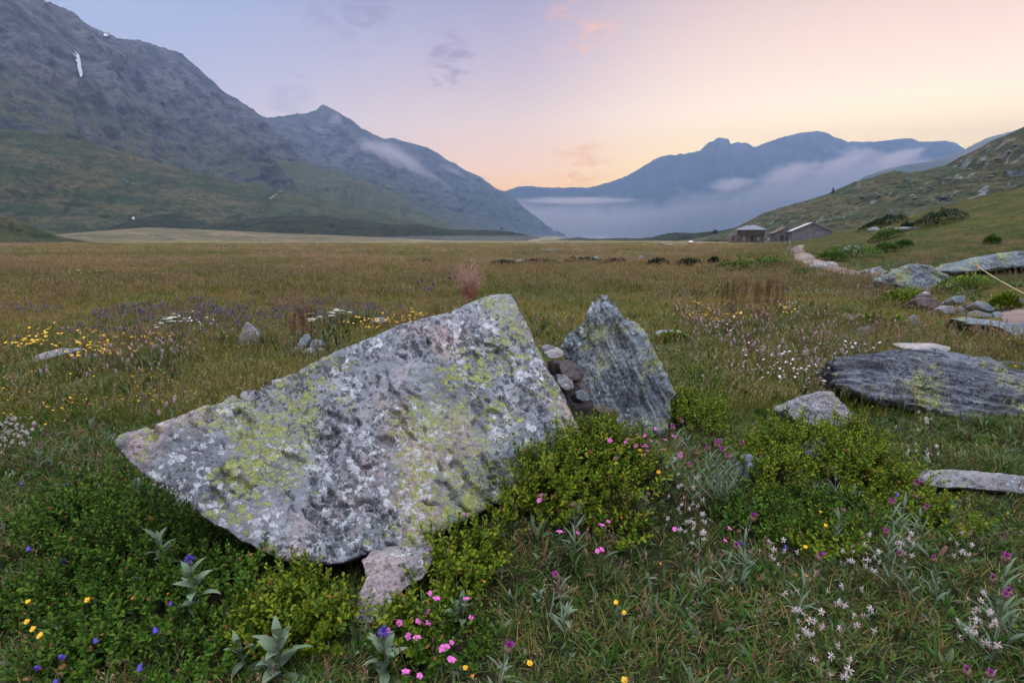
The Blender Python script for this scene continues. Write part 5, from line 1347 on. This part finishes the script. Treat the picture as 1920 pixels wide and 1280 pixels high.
ribbon('path', [(1240, 460), (1270, 457), (1310, 456), (1350, 456)], [1.5, 1.8, 1.8, 1.5], .2, M_PATH)

# stony tracks on the left slope and pale boulders in it
drape('path', foot_g, [(530, 358, .8), (522, 361, 1), (516, 366, 1), (508, 371, 1.2), (506, 374, .8)], (.6, -1.5, .6), M_PATH, 'structure')
drape('path', foot_g, [(522, 381, .8), (521, 384, 1), (519, 387, .8)], (.6, -1.5, .6), M_PATH, 'structure')
M_FARST = plain('far_stone', (.20, .205, .21), .9, .1, .3, .6)


def far_rock(label, p, w_, h_, mat=M_FARST, group=None, name='rock'):
    import bmesh
    m = MB(); lathe(m, [(.001, -.5), (.7, -.3), (1, .1), (.8, .6), (.35, .95), (.001, 1)], 14)
    o = m.build(name, mat, None, True, tuple(p)); n = len(o.data.vertices)
    v = np.empty(n * 3); o.data.vertices.foreach_get('co', v); v = v.reshape(-1, 3)
    v = v * (1 + .35 * fbm(v * 1.3 + np.array(p) * .37, 3, 91))[:, None] * (w_, w_ * .8, h_)
    o.data.vertices.foreach_set('co', v.ravel()); o.data.update()
    return tag(o, label, 'rock', group)
for (px, py, w_, h_, lb) in [(250, 411, 2.2, 2.6, 'single white boulder at the foot of the left slope')]:
    far_rock(lb, loft_at(foot_g, px, py), w_, h_, M_SNOW)
for (px, py, w_, h_) in [(232, 338, 4, 2), (240, 341, 5, 2.2), (248, 343, 4, 2), (356, 372, 4, 1.8), (366, 376, 5, 2.), (377, 378, 4, 1.6)]:
    far_rock('pale stone of the scattered outcrops on the left slope', loft_at(foot_g, px, py), w_ * .6, h_ * .5, M_FARST, 'outcrops on the left slope')
for (px, py, w_, h_) in [(1428, 414, 5, 1.4), (1422, 420, 4, 1.2), (1550, 381, 3.2, 1.3), (1590, 372, 4, 1.5), (1620, 369, 5, 1.8), (1648, 367, 5, 2.2), (1540, 387, 3, 1.2), (1710, 349, 4, 2.), (1700, 338, 3, 3.), (1776, 336, 4, 3.6), (1741, 350, 3, 1.6), (1725, 352, 4, 1.5), (1800, 316, 4, 2.4), (1820, 318, 4, 2.6), (1846, 302, 4.5, 2.4), (1870, 298, 5, 2.2), (1892, 285, 4, 2.6), (1906, 272, 5, 2.5),
                          (1680, 378, 4, 1.2), (1720, 372, 6, 1.8), (1768, 370, 6, 2.2), (1470, 400, 3.5, 1.2), (1500, 392, 4, 1.4), (1670, 398, 4, 1.), (1690, 404, 5, 1.), (1860, 330, 5, 2), (1885, 322, 4, 1.5)]:
    far_rock('pale outcrop stone on the rocky hill to the right', loft_at(rh_g, px, py), w_ * .40, h_ * .24, M_FARST, 'outcrops on the rocky hill')
for (px, py, w_, h_, lb) in [(1202, 489, .26, .3, 'pale stone in the line of dark bushes across the meadow'), (1116, 489, .3, .3, None), (1096, 492, .3, .25, None), (975, 494, .35, .25, None)]:
    far_rock(lb or 'small pale stone at the foot of the long dark bush line', gp1(px, py), w_, h_, M_FARST, None if lb else 'small stones along the bush line')
for (px, py, w_, h_, lb) in [(1638, 431, .5, .35, 'bluish rock by the round juniper on the slope'), (1700, 428, .9, .25, 'flat bluish rock below the long dark juniper'), (1535, 500, .45, .2, 'flat stone in the bare path'), (1556, 497, .35, .2, 'dark stone at the edge of the bare path')]:
    far_rock(lb, gp1(px, py + 3), w_, h_, M_GREY)


# ------------------------------------------------------------------ bushes and trees farther off
def clump_bush(label, px, py, wpx, hpx, mat=M_JUN, n=900, group=None, name='bush', depth=.6, lf=None):
    g_ = gp1(px, py); k_ = g_[1] / F; W_, H_ = wpx * k_ / 2, hpx * k_
    root = thing(name, label, 'bush', tuple(g_), group); m = MB(); L_ = lf or max(.03, min(.45, 3.6 * k_)); tw = MB()
    AA = rng.uniform(0, 6.283, n); QQ = np.sqrt(rng.random(n))
    LL = .75 + .5 * fbm(np.stack([W_ * QQ * np.cos(AA) / max(.3, W_) * 3 + px, W_ * depth * QQ * np.sin(AA) / max(.3, W_) * 3, 0 * AA + py], -1), 2, 33)
    for i in range(n):
        a, q, lump = AA[i], QQ[i], LL[i]; x = W_ * q * math.cos(a); y = W_ * depth * q * math.sin(a)
        z = H_ * math.sqrt(max(0, 1 - q * q)) * lump * (1 - .5 * rng.random()**2)
        d = np.array([x / W_ + rnd(-.6, .6), y / W_ + rnd(-.6, .6), rnd(.3, 1.4)])
        leaf(m, (x, y, z), d, L_ * rnd(.7, 1.4), L_ * .45, rnd(0, .8), .2, 1, 0, 'ob')
    v = m.v; off = hgt(np.concatenate(v)[:, 0] + g_[0], np.concatenate(v)[:, 1] + g_[1], False) - g_[2]
    m.v = [np.concatenate(v) + np.stack([0 * off, 0 * off, off], -1)]
    for i in range(6):
        a = rnd(0, 6.28); tube(tw, [(0, 0, -.1), (math.cos(a) * W_ * .3, math.sin(a) * W_ * .3 * depth, H_ * .5)], [H_ * .03, H_ * .015], 4)
    m.build('foliage', mat, root); tw.build('branch', M_TWIG, root); return root
BG = 'dark bushes across the far meadow'
for (px, py, w_, h_, lb) in [(945, 496, 60, 6, 'low dark bush at the boulder end of the bush line'), (1010, 495, 80, 6, 'low dark bush second along the line from the wedge-shaped boulder'), (1095, 494, 100, 9, 'longest dark bush in the line across the meadow'), (1150, 494, 60, 8, 'dark bush ending the long stretch of the bush line'), (1235, 495, 44, 8, 'dark bush between the pale stone and the two round bushes'), (1292, 497, 54, 12, 'broad rounded dark bush near the hillock'), (1337, 493, 20, 9, 'small round dark bush next to the hillock')]:
    clump_bush(lb, px, py + 3, w_, h_ + 7, M_JUN, 900, BG)
clump_bush('long flat juniper on the slope crest', 1655, 424, 84, 18, M_JUN, 1600, 'junipers on the slope')
clump_bush('largest dark juniper on the slope', 1758, 420, 100, 27, M_JUN, 2000, 'junipers on the slope')
clump_bush('small round juniper between the two large ones', 1698, 430, 24, 14, M_JUN, 500, 'junipers on the slope')
for (px, py, w_, h_, lb) in [(1600, 480, 110, 20, 'bright green bush around the pale rounded rock'), (1560, 486, 60, 12, 'low green bush between the path and the pale rounded rock'), (1660, 470, 50, 12, 'small green bush up the slope from the pale rounded rock'), (1690, 462, 40, 9, 'little green bush farthest up the turf slope'), (1380, 505, 90, 16, 'green bush on the near flank of the hillock'), (1440, 500, 90, 16, 'green bush on the top of the hillock'), (1500, 522, 70, 14, 'green bush beside the small pale rock under the path'), (1660, 445, 60, 10, 'dark green bush below the long flat juniper'), (1860, 455, 30, 9, 'lone tuft-like bush on the open slope')]:
    clump_bush(lb, px, py + 3, w_, h_ + 9, M_SHRUB2, 1300, 'green bushes on the slope')
for (px, py, w_, h_, lb) in [(1640, 615, 130, 34, 'leafy ferns in front of the dark brown tumbled stone'), (1690, 575, 110, 40, 'tall leafy ferns left of the tumbled stones'), (1800, 545, 110, 34, 'leafy green bush behind the tumbled stones'), (1880, 582, 60, 40, 'bright ferns at the outer end of the tumbled stones'), (1680, 540, 70, 22, 'green herbs under the big rounded boulder'), (1260, 645, 60, 22, 'grassy green tuft on the pale flat stone')]:
    clump_bush(lb, px, py, w_, h_, M_SHRUB, 900, 'leafy clumps between the stones', 'fern' if 'fern' in lb else 'bush', .5, .07)
for (px, py, w_, h_, lb) in [(480, 548 + 6, 30, 8, 'dark low bush in the purple drift'), (730, 550, 130, 9, 'wide dark low bush behind the wedge-shaped boulder'), (790, 492, 50, 5, 'small dark bush far out on the meadow')]:
    clump_bush(lb, px, py, w_, h_, M_JUN, 700, 'dark bushes of the meadow')


def conifer(label, p, h_, wd):
    root = thing('spruce_tree', label, 'tree', tuple(p)); m = MB(); tube(m, [(0, 0, -.5), (0, 0, h_ * .98)], [h_ * .025, .02], 6); m.build('trunk', M_TWIG, root)
    m = MB()
    for i in range(420):
        f = rng.random()**.8; z = h_ * (.08 + .9 * f); a = rnd(0, 6.28); r_ = wd * (1 - f)**.85 * rnd(.5, 1.15) + .08
        leaf(m, (math.cos(a) * r_ * .2, math.sin(a) * r_ * .2, z), (math.cos(a), math.sin(a), rnd(-.5, .1)), r_, h_ * .07, .5, .3, 2, 0, 'ob')
    m.build('crown', M_JUN, root)


def broadleaf(label, p, h_, wd):
    root = thing('broadleaf_tree', label, 'tree', tuple(p)); m = MB(); tube(m, [(0, 0, -.5), (0, 0, h_ * .5)], [h_ * .05, h_ * .03], 6)
    for k in range(5):
        a = k * 1.3; tube(m, [(0, 0, h_ * .4), (math.cos(a) * wd * .5, math.sin(a) * wd * .5, h_ * .75)], [h_ * .025, h_ * .01], 4)
    m.build('trunk', M_TWIG, root); m = MB()
    for i in range(380):
        d = unit(rng.normal(size=3)); q = wd * rng.random()**.4 * (.8 + .3 * math.sin(5 * d[0] + 3 * d[1]))
        leaf(m, np.array([d[0] * q, d[1] * q, h_ * .66 + d[2] * q * .7]), rng.normal(size=3), h_ * .16, h_ * .1, .3, .2, 1, 0, 'ob')
    m.build('crown', M_JUN, root)
conifer('lone dark spruce on the crest of the rocky hill', loft_at(rh_g, 1562, 362) - (0, 0, .3), 4.2, 1.6)
broadleaf('lone small round tree on the low mound below the left mountain', at(941, 433, 826).ravel(), 4.6, 2.0)
for (px, py, lb) in [(1341, 434, 'dark bush standing on the skyline left of the timber house'), (1482 - 93, 427, 'little dark bush on the skyline above the house')]:
    p = at(px, py + 2, 470).ravel(); root = thing('bush', lb, 'bush', tuple(p), 'bushes on the skyline'); m = MB()
    for i in range(160):
        d = unit(rng.normal(size=3)); q = 2. * rng.random()**.4; leaf(m, np.array([d[0] * q, d[1] * q, 1 + d[2] * q * .7]), rng.normal(size=3), .9, .6, .3, .2, 1)
    m.build('foliage', M_JUN, root)

# the feathery reddish clump behind the boulder's highest corner
g_ = gp1(880, 572); root = thing('reed_clump', 'feathery reddish grass clump behind the highest corner of the wedge-shaped boulder', 'grass clump', tuple(g_)); m = MB(); s_ = MB()
for i in range(240):
    a = rnd(0, 6.28); q = rnd(0, .16); b_ = rnd(.05, .38); h_ = rnd(.45, 1.0)
    c_ = stem_curve(h_, b_, a, 5) + (math.cos(a) * q, math.sin(a) * q, 0); tube(m, c_, [.003, .0028, .002, .0015, .001], 3)
    for k in range(16):
        f = rnd(.6, 1.); p = np.array([np.interp(f, np.linspace(0, 1, 5), c_[:, j]) for j in range(3)]); leaf(s_, p, (rnd(-1, 1), rnd(-1, 1), rnd(0, 1.2)), rnd(.02, .06), .006, rnd(0, .8), .1, 1, 0, 'ob')
M_REED = plain('reddish_stalk', (.42, .20, .13), .8, .1, .2, 9., 0, .5); M_REEDP = plain('pinkish_panicle', (.58, .38, .33), .8, .1, .2, 9., .1, .5)
m.build('stalk', M_REED, root); s_.build('panicle', M_REEDP, root)
# grassy tussocks one can tell apart
M_TUS = plain('tussock_blade', (.05, .085, .022), .6, .2, .2, 5., .1, .6, (.09, .10, .03))


def tussock(label, px, py, r_, L_, n=240, mat=None, group='dark green tussocks'):
    g_ = gp1(px, py); m = MB()
    for i in range(n):
        a = rnd(0, 6.28); q = r_ * .5 * math.sqrt(rng.random()); el = rnd(.55, 1.45)
        leaf(m, (q * math.cos(a), q * math.sin(a), -.02), (math.cos(a) * math.cos(el), math.sin(a) * math.cos(el), math.sin(el)), L_ * rnd(.6, 1.2), .006 * max(1., g_[1] / 5), rnd(.3, 1.4), .1, 4, 0, 'blade')
    o = m.build('grass_tussock', mat or M_TUS, None, True, tuple(g_)); return tag(o, label, 'grass tussock', group)
for (px, py, r_, L_, lb) in [(290, 690, .5, .4, 'wide dark tussock among pale pink spikes'), (160, 705, .35, .35, 'dark tussock by the long low grey ledge'), (495, 650, .25, .35, 'tussock at the foot of the upright pointed stone'), (640, 612, .3, .4, 'green tussock by the white umbels'), (685, 605, .25, .35, 'green tussock beside the low grey stone'), (560, 640 + 6, .2, .25, 'small tussock behind the three heaped stones'), (425, 640, .2, .25, 'yellowish tussock left of the upright pointed stone'), (1070, 1050, .14, .09, 'brownish tussock behind the rounded pale-topped stone'), (1130, 1090, .12, .10, 'brownish tussock right of the rounded pale-topped stone'), (1880, 875, .25, .14, 'brownish tussock on the pale flat rock'), (1555, 735, .14, .12, 'green tussock between the squat rock and the broad dark boulder'), (1850, 800, .2, .15, 'dark tussock at the foot of the broad dark boulder')]:
    tussock(lb, px, py, r_, L_)
# ------------------------------------------------------------------ ground cover nobody could count: instanced tufts, one object per kind
def cover_mat(name, mode, seed=0):
    """blades take the colour of the drift they grow in, herbs their own greens"""
    t = NT(name)
    oi = t.n('ObjectInfo'); g = t.n('NewGeometry')
    P = oi.outputs['Location'] if False else g.outputs['Position']
    c, n2, flat = cover_colour(t, P)
    r = t.math('FRACT', t.math('ADD', g.outputs['Random Per Island'], oi.outputs['Random']))
    if mode == 'blade':
        c = t.mix(t.math('MULTIPLY', t.step(r, .74, 1.), .8), c, (.46, .33, .13))
        c = t.mix(t.step(r, .30, .0), c, (.065, .115, .02))
    elif mode == 'near':
        c = t.ramp(r, [(0, (.036, .075, .012)), (.3, (.058, .11, .016)), (.55, (.09, .145, .022)), (.70, (.12, .16, .04)), (.80, (.20, .17, .045)), (.91, (.36, .24, .11)), (1, (.26, .12, .06))])
    elif mode == 'herb':
        c = t.ramp(r, [(0, (.04, .09, .018)), (.3, (.06, .13, .024)), (.52, (.09, .16, .04)), (.66, (.13, .185, .09)), (.80, (.19, .24, .16)), (.9, (.08, .13, .025)), (.96, (.20, .09, .07)), (1, (.16, .10, .11))])
    elif mode == 'dry':
        c = t.ramp(r, [(0, (.15, .09, .055)), (.5, (.28, .185, .105)), (1, (.40, .29, .19))])
    elif mode == 'head':
        c = t.mix(.55, t.ramp(r, [(0, (.36, .21, .14)), (.5, (.52, .34, .26)), (1, (.66, .48, .38))]), c)
    v = t.math('MULTIPLY_ADD', g.outputs['Random Per Island'], .6, .7)
    c = t.mix(1., c, t.n('CombineColor', {0: v, 1: v, 2: v}).outputs[0], 'MULTIPLY')
    b = t.n('BsdfPrincipled', {'Base Color': c, 'Roughness': .75, 'Specular IOR Level': .04})
    tr = t.n('BsdfTranslucent', {'Color': c})
    return t.out(t.n('MixShader', {0: .2, 1: b.outputs[0], 2: tr.outputs[0]}).outputs[0])


C_BLADE, C_NEAR, C_HERB, C_DRY, C_HEAD = [cover_mat('cover_' + k, k) for k in ('blade', 'near', 'herb', 'dry', 'head')]


def tuft(n, r, L, w, bend=(.2, 1.2), el=(.6, 1.5), mat=0, seg=4, m=None, shape='blade'):
    m = m or MB()
    for i in range(n):
        a = rnd(0, 6.28); q = r * math.sqrt(rng.random()); b = a + rnd(-1, 1); e = rnd(*el)
        leaf(m, (q * math.cos(a), q * math.sin(a), -.015), (math.cos(b) * math.cos(e), math.sin(b) * math.cos(e), math.sin(e)), L * rnd(.55, 1.25), w * rnd(.7, 1.2), rnd(*bend), .15, seg, mat, shape)
    return m


def headed(n, r, h, m=None, k=10, hl=.05, hw=.006, sw=.0011):
    """flowering stalks with loose panicles"""
    m = m or MB()
    for i in range(n):
        a = rnd(0, 6.28); q = r * math.sqrt(rng.random()); b = rnd(0, 6.28)
        c_ = stem_curve(h * rnd(.7, 1.2), rnd(.02, .12) * h / .4, b, 4) + (q * math.cos(a), q * math.sin(a), 0)
        tube(m, c_, sw, 3, 0)
        for j in range(k):
            f = 1 - rng.random() * .28; p = np.array([np.interp(f, np.linspace(0, 1, 4), c_[:, i_]) for i_ in range(3)]); d = c_[-1] - c_[-2]
            leaf(m, p, unit(d) + rng.normal(size=3) * .35, hl * .35 * rnd(.7, 1.3), hw, .2, .1, 1, 1, 'ob')
    return m


def scatter(name, protos, mats, pts, rot, scl, idx, kind='stuff'):
    col = bpy.data.collections.new(name + '_kinds')
    for i, m in enumerate(protos):
        o = m.build(f'{name}_{i:02d}', mats); COL.objects.unlink(o); col.objects.link(o)
    me = bpy.data.meshes.new(name); n = len(pts)
    me.vertices.add(n); me.vertices.foreach_set('co', np.asarray(pts, np.float32).ravel())
    a = me.attributes.new('rot', 'FLOAT_VECTOR', 'POINT'); a.data.foreach_set('vector', np.asarray(rot, np.float32).ravel())
    a = me.attributes.new('scl', 'FLOAT', 'POINT'); a.data.foreach_set('value', np.asarray(scl, np.float32))
    a = me.attributes.new('idx', 'INT', 'POINT'); a.data.foreach_set('value', np.asarray(idx, np.int32))
    o = bpy.data.objects.new(name, me); COL.objects.link(o)
    ng = bpy.data.node_groups.new(name, 'GeometryNodeTree')
    ng.interface.new_socket('Geometry', in_out='INPUT', socket_type='NodeSocketGeometry'); ng.interface.new_socket('Geometry', in_out='OUTPUT', socket_type='NodeSocketGeometry')
    N = ng.nodes.new; gi = N('NodeGroupInput'); go = N('NodeGroupOutput'); ip = N('GeometryNodeInstanceOnPoints'); ci = N('GeometryNodeCollectionInfo')
    ci.inputs['Collection'].default_value = col; ci.inputs['Separate Children'].default_value = True; ci.inputs['Reset Children'].default_value = True
    def attr(nm, ty):
        q = N('GeometryNodeInputNamedAttribute'); q.data_type = ty; q.inputs['Name'].default_value = nm; return q.outputs['Attribute']
    l = ng.links.new
    l(gi.outputs[0], ip.inputs['Points']); l(ci.outputs[0], ip.inputs['Instance']); ip.inputs['Pick Instance'].default_value = True
    l(attr('idx', 'INT'), ip.inputs['Instance Index']); l(attr('rot', 'FLOAT_VECTOR'), ip.inputs['Rotation']); l(attr('scl', 'FLOAT'), ip.inputs['Scale'])
    l(ip.outputs[0], go.inputs[0])
    md = o.modifiers.new('scatter', 'NODES'); md.node_group = ng
    return tag(o, kind=kind)


def spread(n, y0, y1, p=1.0, xm=1.2):
    """points in the widening field of view between two depths, denser towards the near side for p > 1"""
    u = rng.random(n); y = (y0**(2 - p) + u * (y1**(2 - p) - y0**(2 - p)))**(1 / (2 - p)) if abs(p - 2) > 1e-6 else y0 * (y1 / y0)**u
    x = (rng.random(n) * 2 - 1) * (y * .9 * xm + 2.2)
    return x, y


def keep(x, y, pad=.0):
    ok = np.ones(len(x), bool)
    for (cx, cy, rx, ry) in ROCKS:
        if rx < .12: continue
        ok &= ((x - cx) / (rx * .86 + pad))**2 + ((y - cy) / (ry * .8 + pad))**2 > 1
    for c_ in PATHS:
        for q in c_[::2]: ok &= (x - q[0])**2 + (y - q[1])**2 > (.55 + .012 * q[1])**2
    for (cx, cy, r) in SHRUBS: ok &= (x - cx)**2 + (y - cy)**2 > (r * .92)**2
    return ok


def fld(x, y, s, f): return fbm(np.stack([x * f, y * f, 0 * x], -1), 3, s)


def go(name, protos, mats, x, y, s0=.75, s1=1.3, tilt=.2, dz=0., size=None):
    k = keep(x, y); x, y = x[k], y[k]; n = len(x)
    # leave the bare path free
    z = hgt(x, y) + dz
    rot = np.stack([rng.normal(size=n) * tilt, rng.normal(size=n) * tilt, rng.random(n) * 6.283], -1)
    sc = rng.uniform(s0, s1, n)
    if size is not None: sc = sc * size[k]
    return scatter(name, protos, mats, np.stack([x, y, z], -1), rot, sc, rng.integers(len(protos), size=n))


# foreground 1.3 - 6 m
P1 = [tuft(26, .05, .075, .0034, (.3, 1.4), (.3, 1.4)) for _ in range(5)] + [tuft(20, .04, .11, .0034, (.4, 1.6), (.4, 1.4)) for _ in range(4)]
x, y = spread(21000, .15, 6.5, .6)
go('grass', P1, [C_NEAR], x, y, .6, 1.25)
P2 = []
for _ in range(14):
    P2.append(tuft(int(rnd(4, 9)), rnd(.01, .04), rnd(.04, .10), rnd(.008, .017), (.1, 1.8), (.1, 1.4), 0, 5, None, 'lance'))
for _ in range(4):
    P2.append(tuft(int(rnd(8, 14)), .04, .035, .014, (.1, .6), (.1, 1.0), 0, 3, None, 'ob'))
x, y = spread(30000, .15, 6., .6)
f = fld(x, y, 201, 1.1); q = (f > -.25) | (rng.random(len(x)) < .35); x, y = x[q], y[q]
go('undergrowth', P2, [C_HERB], x, y, .4, 1.25, .4)
P3 = [tuft(12, .06, .10, .0022, (.5, 2.2), (.05, .8)) for _ in range(4)] + [headed(3, .05, .12, None, 9, .05, .004, .0008) for _ in range(4)]
x, y = spread(5600, .15, 7., .6)
f = fld(x, y, 205, .9) + .25 * (x < 0); q = (f > .0) | (rng.random(len(x)) < .3); x, y = x[q], y[q]
go('dry_grass', P3, [C_DRY, C_DRY], x, y, .6, 1.2)

# middle ground 5 - 30 m
P4 = [tuft(34, .16, .15, .005, (.3, 1.3), (.4, 1.4)) for _ in range(5)] + [headed(4, .15, .24, tuft(26, .15, .14, .005, (.3, 1.3), (.4, 1.4)), 9, .06, .007, .0014) for _ in range(5)]
x, y = spread(26000, 4.5, 17, 1.25)
onsl = (slope_t(x, y) > 1.) & (y > 9)
go('grass', P4, [C_BLADE, C_HEAD], x, y, .5, 1.15, .2, 0, np.where(onsl, .45, 1.))
P5 = [headed(14, .40, .27, tuft(44, .4, .18, .012, (.3, 1.2), (.4, 1.4), 0, 3), 7, .09, .014, .0025) for _ in range(6)] + [tuft(56, .4, .18, .013, (.3, 1.2), (.4, 1.4), 0, 3) for _ in range(4)]
x, y = spread(19000, 15, 55, 1.3)
onsl = slope_t(x, y) > 1.
go('grass', P5, [C_BLADE, C_HEAD], x, y, .5, 1.2, .15, 0, np.where(onsl, .35, 1.))
P6 = [headed(20, 1.1, .30, tuft(44, 1.1, .22, .035, (.2, 1.), (.5, 1.4), 0, 2), 5, .14, .03, .006) for _ in range(5)] + [tuft(60, 1.1, .22, .04, (.2, 1.), (.5, 1.4), 0, 2) for _ in range(3)]
x, y = spread(13500, 50, 190, 1.35)
onsl = slope_t(x, y) > 1.
go('grass', P6, [C_BLADE, C_HEAD], x, y, .5, 1.2, .1, 0, np.where(onsl, .4, 1.))


# leafy herbs and russet stalks in the middle ground
P7 = [tuft(int(rnd(14, 24)), .14, rnd(.09, .15), rnd(.022, .034), (.1, 1.4), (.2, 1.4), 0, 3, None, 'lance') for _ in range(8)]
x, y = spread(10500, 5, 24, 1.3); f = fld(x, y, 211, .45); q = (f > .02) | (rng.random(len(x)) < .12); x, y = x[q], y[q]
go('undergrowth', P7, [C_HERB], x, y, .5, 1.2, .25)
P8 = [headed(9, .25, .36, None, 12, .10, .008, .0018) for _ in range(5)]
x, y = spread(3600, 6, 30, 1.3); f = fld(x, y, 212, .30); q = (f > .12) | (rng.random(len(x)) < .05); x, y = x[q], y[q]
go('dry_grass', P8, [C_DRY, C_DRY], x, y, .6, 1.2, .15)


# the small flowers beyond counting
def dots(k, r, h, w_, mat_i=0, up=.4, spike=False):
    m = MB()
    for i in range(k):
        a = rnd(0, 6.28); q = r * math.sqrt(rng.random()); hh = h * rnd(.7, 1.15); p = np.array([q * math.cos(a), q * math.sin(a), hh])
        tube(m, [(p[0], p[1], 0), p], .0012 * w_ / .02, 3, 1)
        if spike: lathe(m, [(.001, -w_ * .3), (w_ * .5, w_ * .2), (w_ * .5, w_ * 1.4), (.001, w_ * 2.2)], 5, None, p, 0, .2)
        else: star(m, p, (rnd(-.5, .5), rnd(-.8, .2), 1), 5, w_ * .6, w_ * .55, .3, 0, .2, 'sq', 0, 1)
    return m
def in_img(x, y, poly, h=.2):
    z = hgt(x, y, False) + h; d = y * CT - (z - CAM_H) * ST; e = y * ST + (z - CAM_H) * CT
    X = 960 + F * x / d; Y_ = 640 - F * e / d
    poly = np.array(poly, float); ins = np.zeros(len(x), bool); j = len(poly) - 1
    for i in range(len(poly)):
        a, b = poly[i], poly[j]; j = i
        ins ^= ((a[1] > Y_) != (b[1] > Y_)) & (X < (b[0] - a[0]) * (Y_ - a[1]) / (b[1] - a[1] + 1e-9) + a[0])
    return ins
M_VIO = plain('dusky_violet_floret', (.17, .12, .24), .7, .1, .25, 40., .1, .6)
def drift(name, protos, mats, n, y0, y1, poly, s=301, fr=.3, thr=-.1, s0=.7, s1=1.2):
    x, y = spread(n, y0, y1, 1.2); q = in_img(x, y, poly) & (fld(x, y, s, fr) > thr); go(name, protos, mats, x[q], y[q], s0, s1, .15)
D_V = [dots(7, .25, .2, .017, 0, .4, True) for _ in range(4)]
drift('purple_flowers', D_V, [M_VIO, M_STEM], 5200, 7, 24, [(0, 560), (300, 560), (700, 560), (800, 580), (520, 610), (330, 640), (150, 640), (0, 660)], 301, .22, -.12)
D_VF = [dots(12, .8, .25, .05, 0, .4, True) for _ in range(3)]
drift('purple_flowers', D_VF, [M_VIO, M_STEM], 1500, 22, 60, [(1110, 508), (1260, 505), (1290, 520), (1110, 535)], 302, .1, -.3)
drift('purple_flowers', D_VF, [M_VIO, M_STEM], 1500, 16, 40, [(640, 540), (850, 535), (850, 552), (640, 556)], 302, .1, -.3)
D_Y = [dots(6, .2, .2, .026) for _ in range(4)]
drift('yellow_flowers', D_Y, [M_YEL, M_STEM], 6000, 5, 22, [(0, 560), (420, 600), (1000, 560), (1560, 560), (1700, 640), (1400, 720), (900, 700), (400, 700), (0, 740)], 311, .35, .12)
D_W = [dots(5, .2, .24, .022) for _ in range(4)]
drift('white_flowers', D_W, [M_WHITE, M_STEM], 3500, 5, 20, [(60, 580), (380, 590), (420, 640), (60, 660)], 321, .3, .1)
drift('white_flowers', D_W, [M_WHITE, M_STEM], 5000, 4, 20, [(1250, 560), (1640, 580), (1650, 720), (1280, 720)], 322, .4, .15)
D_P = [dots(5, .3, .26, .014, 0, .4, True) for _ in range(4)]
drift('pink_flowers', D_P, [M_BISTORT, M_STEM], 2200, 6, 26, [(1240, 545), (1660, 530), (1660, 620), (1560, 680), (1300, 640)], 331, .25, -.05)
drift('pink_flowers', D_P, [M_BISTORT, M_STEM], 1200, 6, 26, [(0, 600), (420, 600), (420, 690), (0, 700)], 332, .3, .1)
